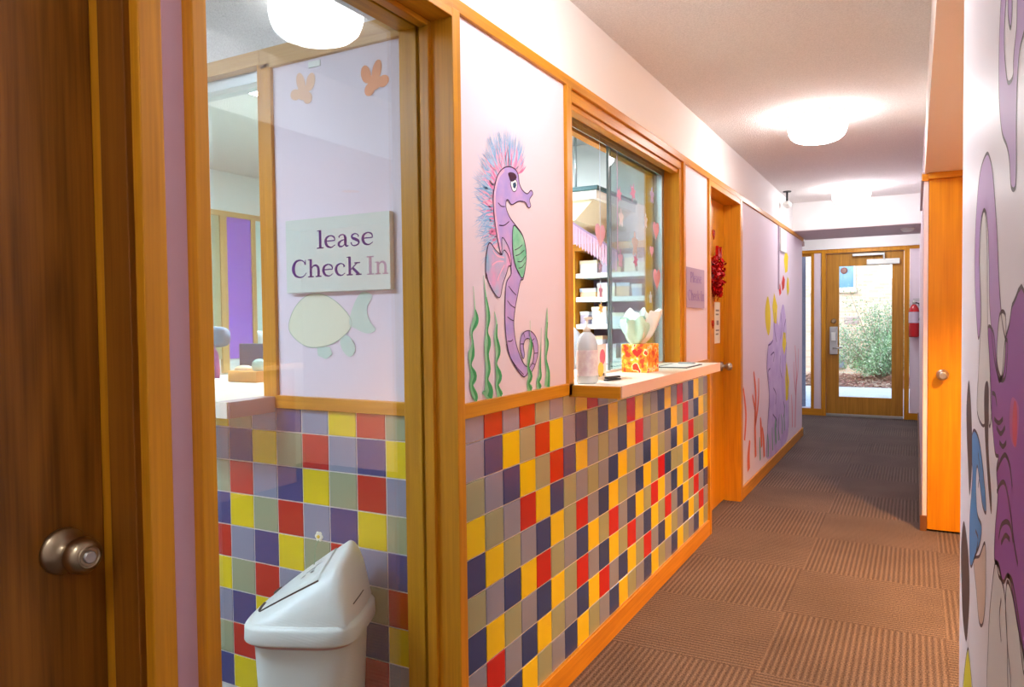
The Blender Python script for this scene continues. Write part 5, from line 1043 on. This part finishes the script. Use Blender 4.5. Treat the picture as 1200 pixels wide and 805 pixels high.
for q in range(6500):
    x = rnd.uniform(-1.6,2.0); y = rnd.uniform(15.12,18.4); a = rnd.random()*PI; L = rnd.uniform(.02,.06); w = L*.3; z = -.07+rnd.random()*.03
    n = len(mb.v); dz = rnd.uniform(-.012,.012)
    for (p, q_) in ((-L,-w),(L,-w),(L,w),(-L,w)): mb.v.append((x+p*math.cos(a)-q_*math.sin(a), y+p*math.sin(a)+q_*math.cos(a), z+(dz if p > 0 else -dz)))
    mb.face((n,n+1,n+2,n+3), rnd.randrange(3))
solo('mulch', mb, [mat('mulch_brown', (180,132,110), .9), mat('mulch_pale', (214,184,160), .9), mat('mulch_red', (164,104,92), .9)], 'reddish brown wood mulch covering the bed under the shrub', 'mulch', kind='stuff')
SX, SY = .42, 16.9
sbh = thing('shrub', 'large loose grey green shrub growing in front of the buff brick wall', 'shrub', (SX,SY,-.05))
mb = MB(); rnd = random.Random(17); tips = []
for q in range(60):
    a = rnd.random()*2*PI; e = rnd.uniform(.25,1.5); L = rnd.uniform(.85,1.95)*(.62+.38*math.sin(e))
    d_ = Vector((math.cos(a)*math.cos(e), math.sin(a)*math.cos(e)*.8, math.sin(e))); b0 = Vector((SX,SY,-.03)); p1 = b0+d_*L*.5+Vector((0,0,.06)); p2 = b0+d_*L*1.0
    mb.tube([b0,p1,p2], [.014,.009,.003], 5); tips.append((b0,p1,p2))
link('branches', mb, mat('twig', (170,150,136), .8), sbh)
mb = MB()
for q in range(19000):
    b0, p1, p2 = tips[rnd.randrange(len(tips))]; t = rnd.uniform(.22,1.02)
    c0 = (b0.lerp(p1, t*2) if t < .5 else p1.lerp(p2, t*2-1)) + Vector((rnd.gauss(0,.10),rnd.gauss(0,.10),rnd.gauss(0,.09)))
    if c0.z < .05: continue
    d_ = Vector((rnd.gauss(0,1),rnd.gauss(0,1),rnd.gauss(.5,1))).normalized(); s_ = d_.cross(Vector((rnd.gauss(0,1),rnd.gauss(0,1),rnd.gauss(0,1)))).normalized()*rnd.uniform(.007,.014); L = rnd.uniform(.03,.06)
    n = len(mb.v); mb.v += [tuple(c0),tuple(c0+d_*L*.5+s_),tuple(c0+d_*L),tuple(c0+d_*L*.5-s_)]; mb.face((n,n+1,n+2,n+3), rnd.randrange(3))
link('foliage', mb, [mat('shrub_green', (150,186,136), .7), mat('shrub_grey', (190,206,176), .7), mat('shrub_dark', (116,156,112), .7)], sbh)
solo('entry_post', MB().box(-.345,-.285,10.9,10.95,-.06,2.4), mat('slate_post', (110,110,130), .6), 'slim slate grey post outside the narrow sidelight', 'post', bevel=.003)

# ------------------------------------------------------------------ sky, sun, camera
wd = bpy.data.worlds.new('sky'); scene.world = wd; wd.use_nodes = True; nt = wd.node_tree
sk = nt.nodes.new('ShaderNodeTexSky'); sk.sky_type = 'NISHITA'; sk.sun_disc = False; sk.sun_elevation = math.radians(38); sk.sun_rotation = math.radians(200)
nt.links.new(sk.outputs[0], nt.nodes['Background'].inputs[0]); nt.nodes['Background'].inputs[1].default_value = SKY_E
su = bpy.data.lights.new('sun', 'SUN'); su.energy = SUN_E; su.angle = .05; su.color = (1,.95,.88)
so = bpy.data.objects.new('sun', su); COL.objects.link(so); so.rotation_euler = (math.radians(52),0,math.radians(-20)); so.location = (0,5,6)
a_ = area('door_portal', (.5,10.2,1.05), (-PI/2,0,0), .6, 1.66, 1, (1,1,1)); a_.data.cycles.is_portal = True

cam = bpy.data.cameras.new('camera'); co = bpy.data.objects.new('camera', cam); COL.objects.link(co)
cam.sensor_fit = 'HORIZONTAL'; cam.sensor_width = 36; cam.lens = 864.67/1200*36; cam.clip_start = .01; cam.clip_end = 200
r_ = Vector((0.87750702, 0.47942602, -0.01149401)); u_ = Vector((-0.00506764, 0.03323641, 0.99943467)); f_ = Vector((-0.47953701, 0.87695269, -0.03159474))
R = Matrix((r_, u_, -f_)).transposed().to_4x4(); R.translation = Vector((1.049, 0, 1.2575)); co.matrix_world = R
scene.camera = co
scene.view_settings.view_transform = 'Standard'; scene.view_settings.look = 'None'; scene.view_settings.gamma = 1; scene.view_settings.use_curve_mapping = False
scene.view_settings.exposure = EXPO
scene.cycles.use_denoising = True
scene.cycles.max_bounces = 10; scene.cycles.diffuse_bounces = 6; scene.cycles.glossy_bounces = 5; scene.cycles.transparent_max_bounces = 16; scene.cycles.sample_clamp_indirect = 6
scene.cycles.caustics_reflective = False; scene.cycles.caustics_refractive = False
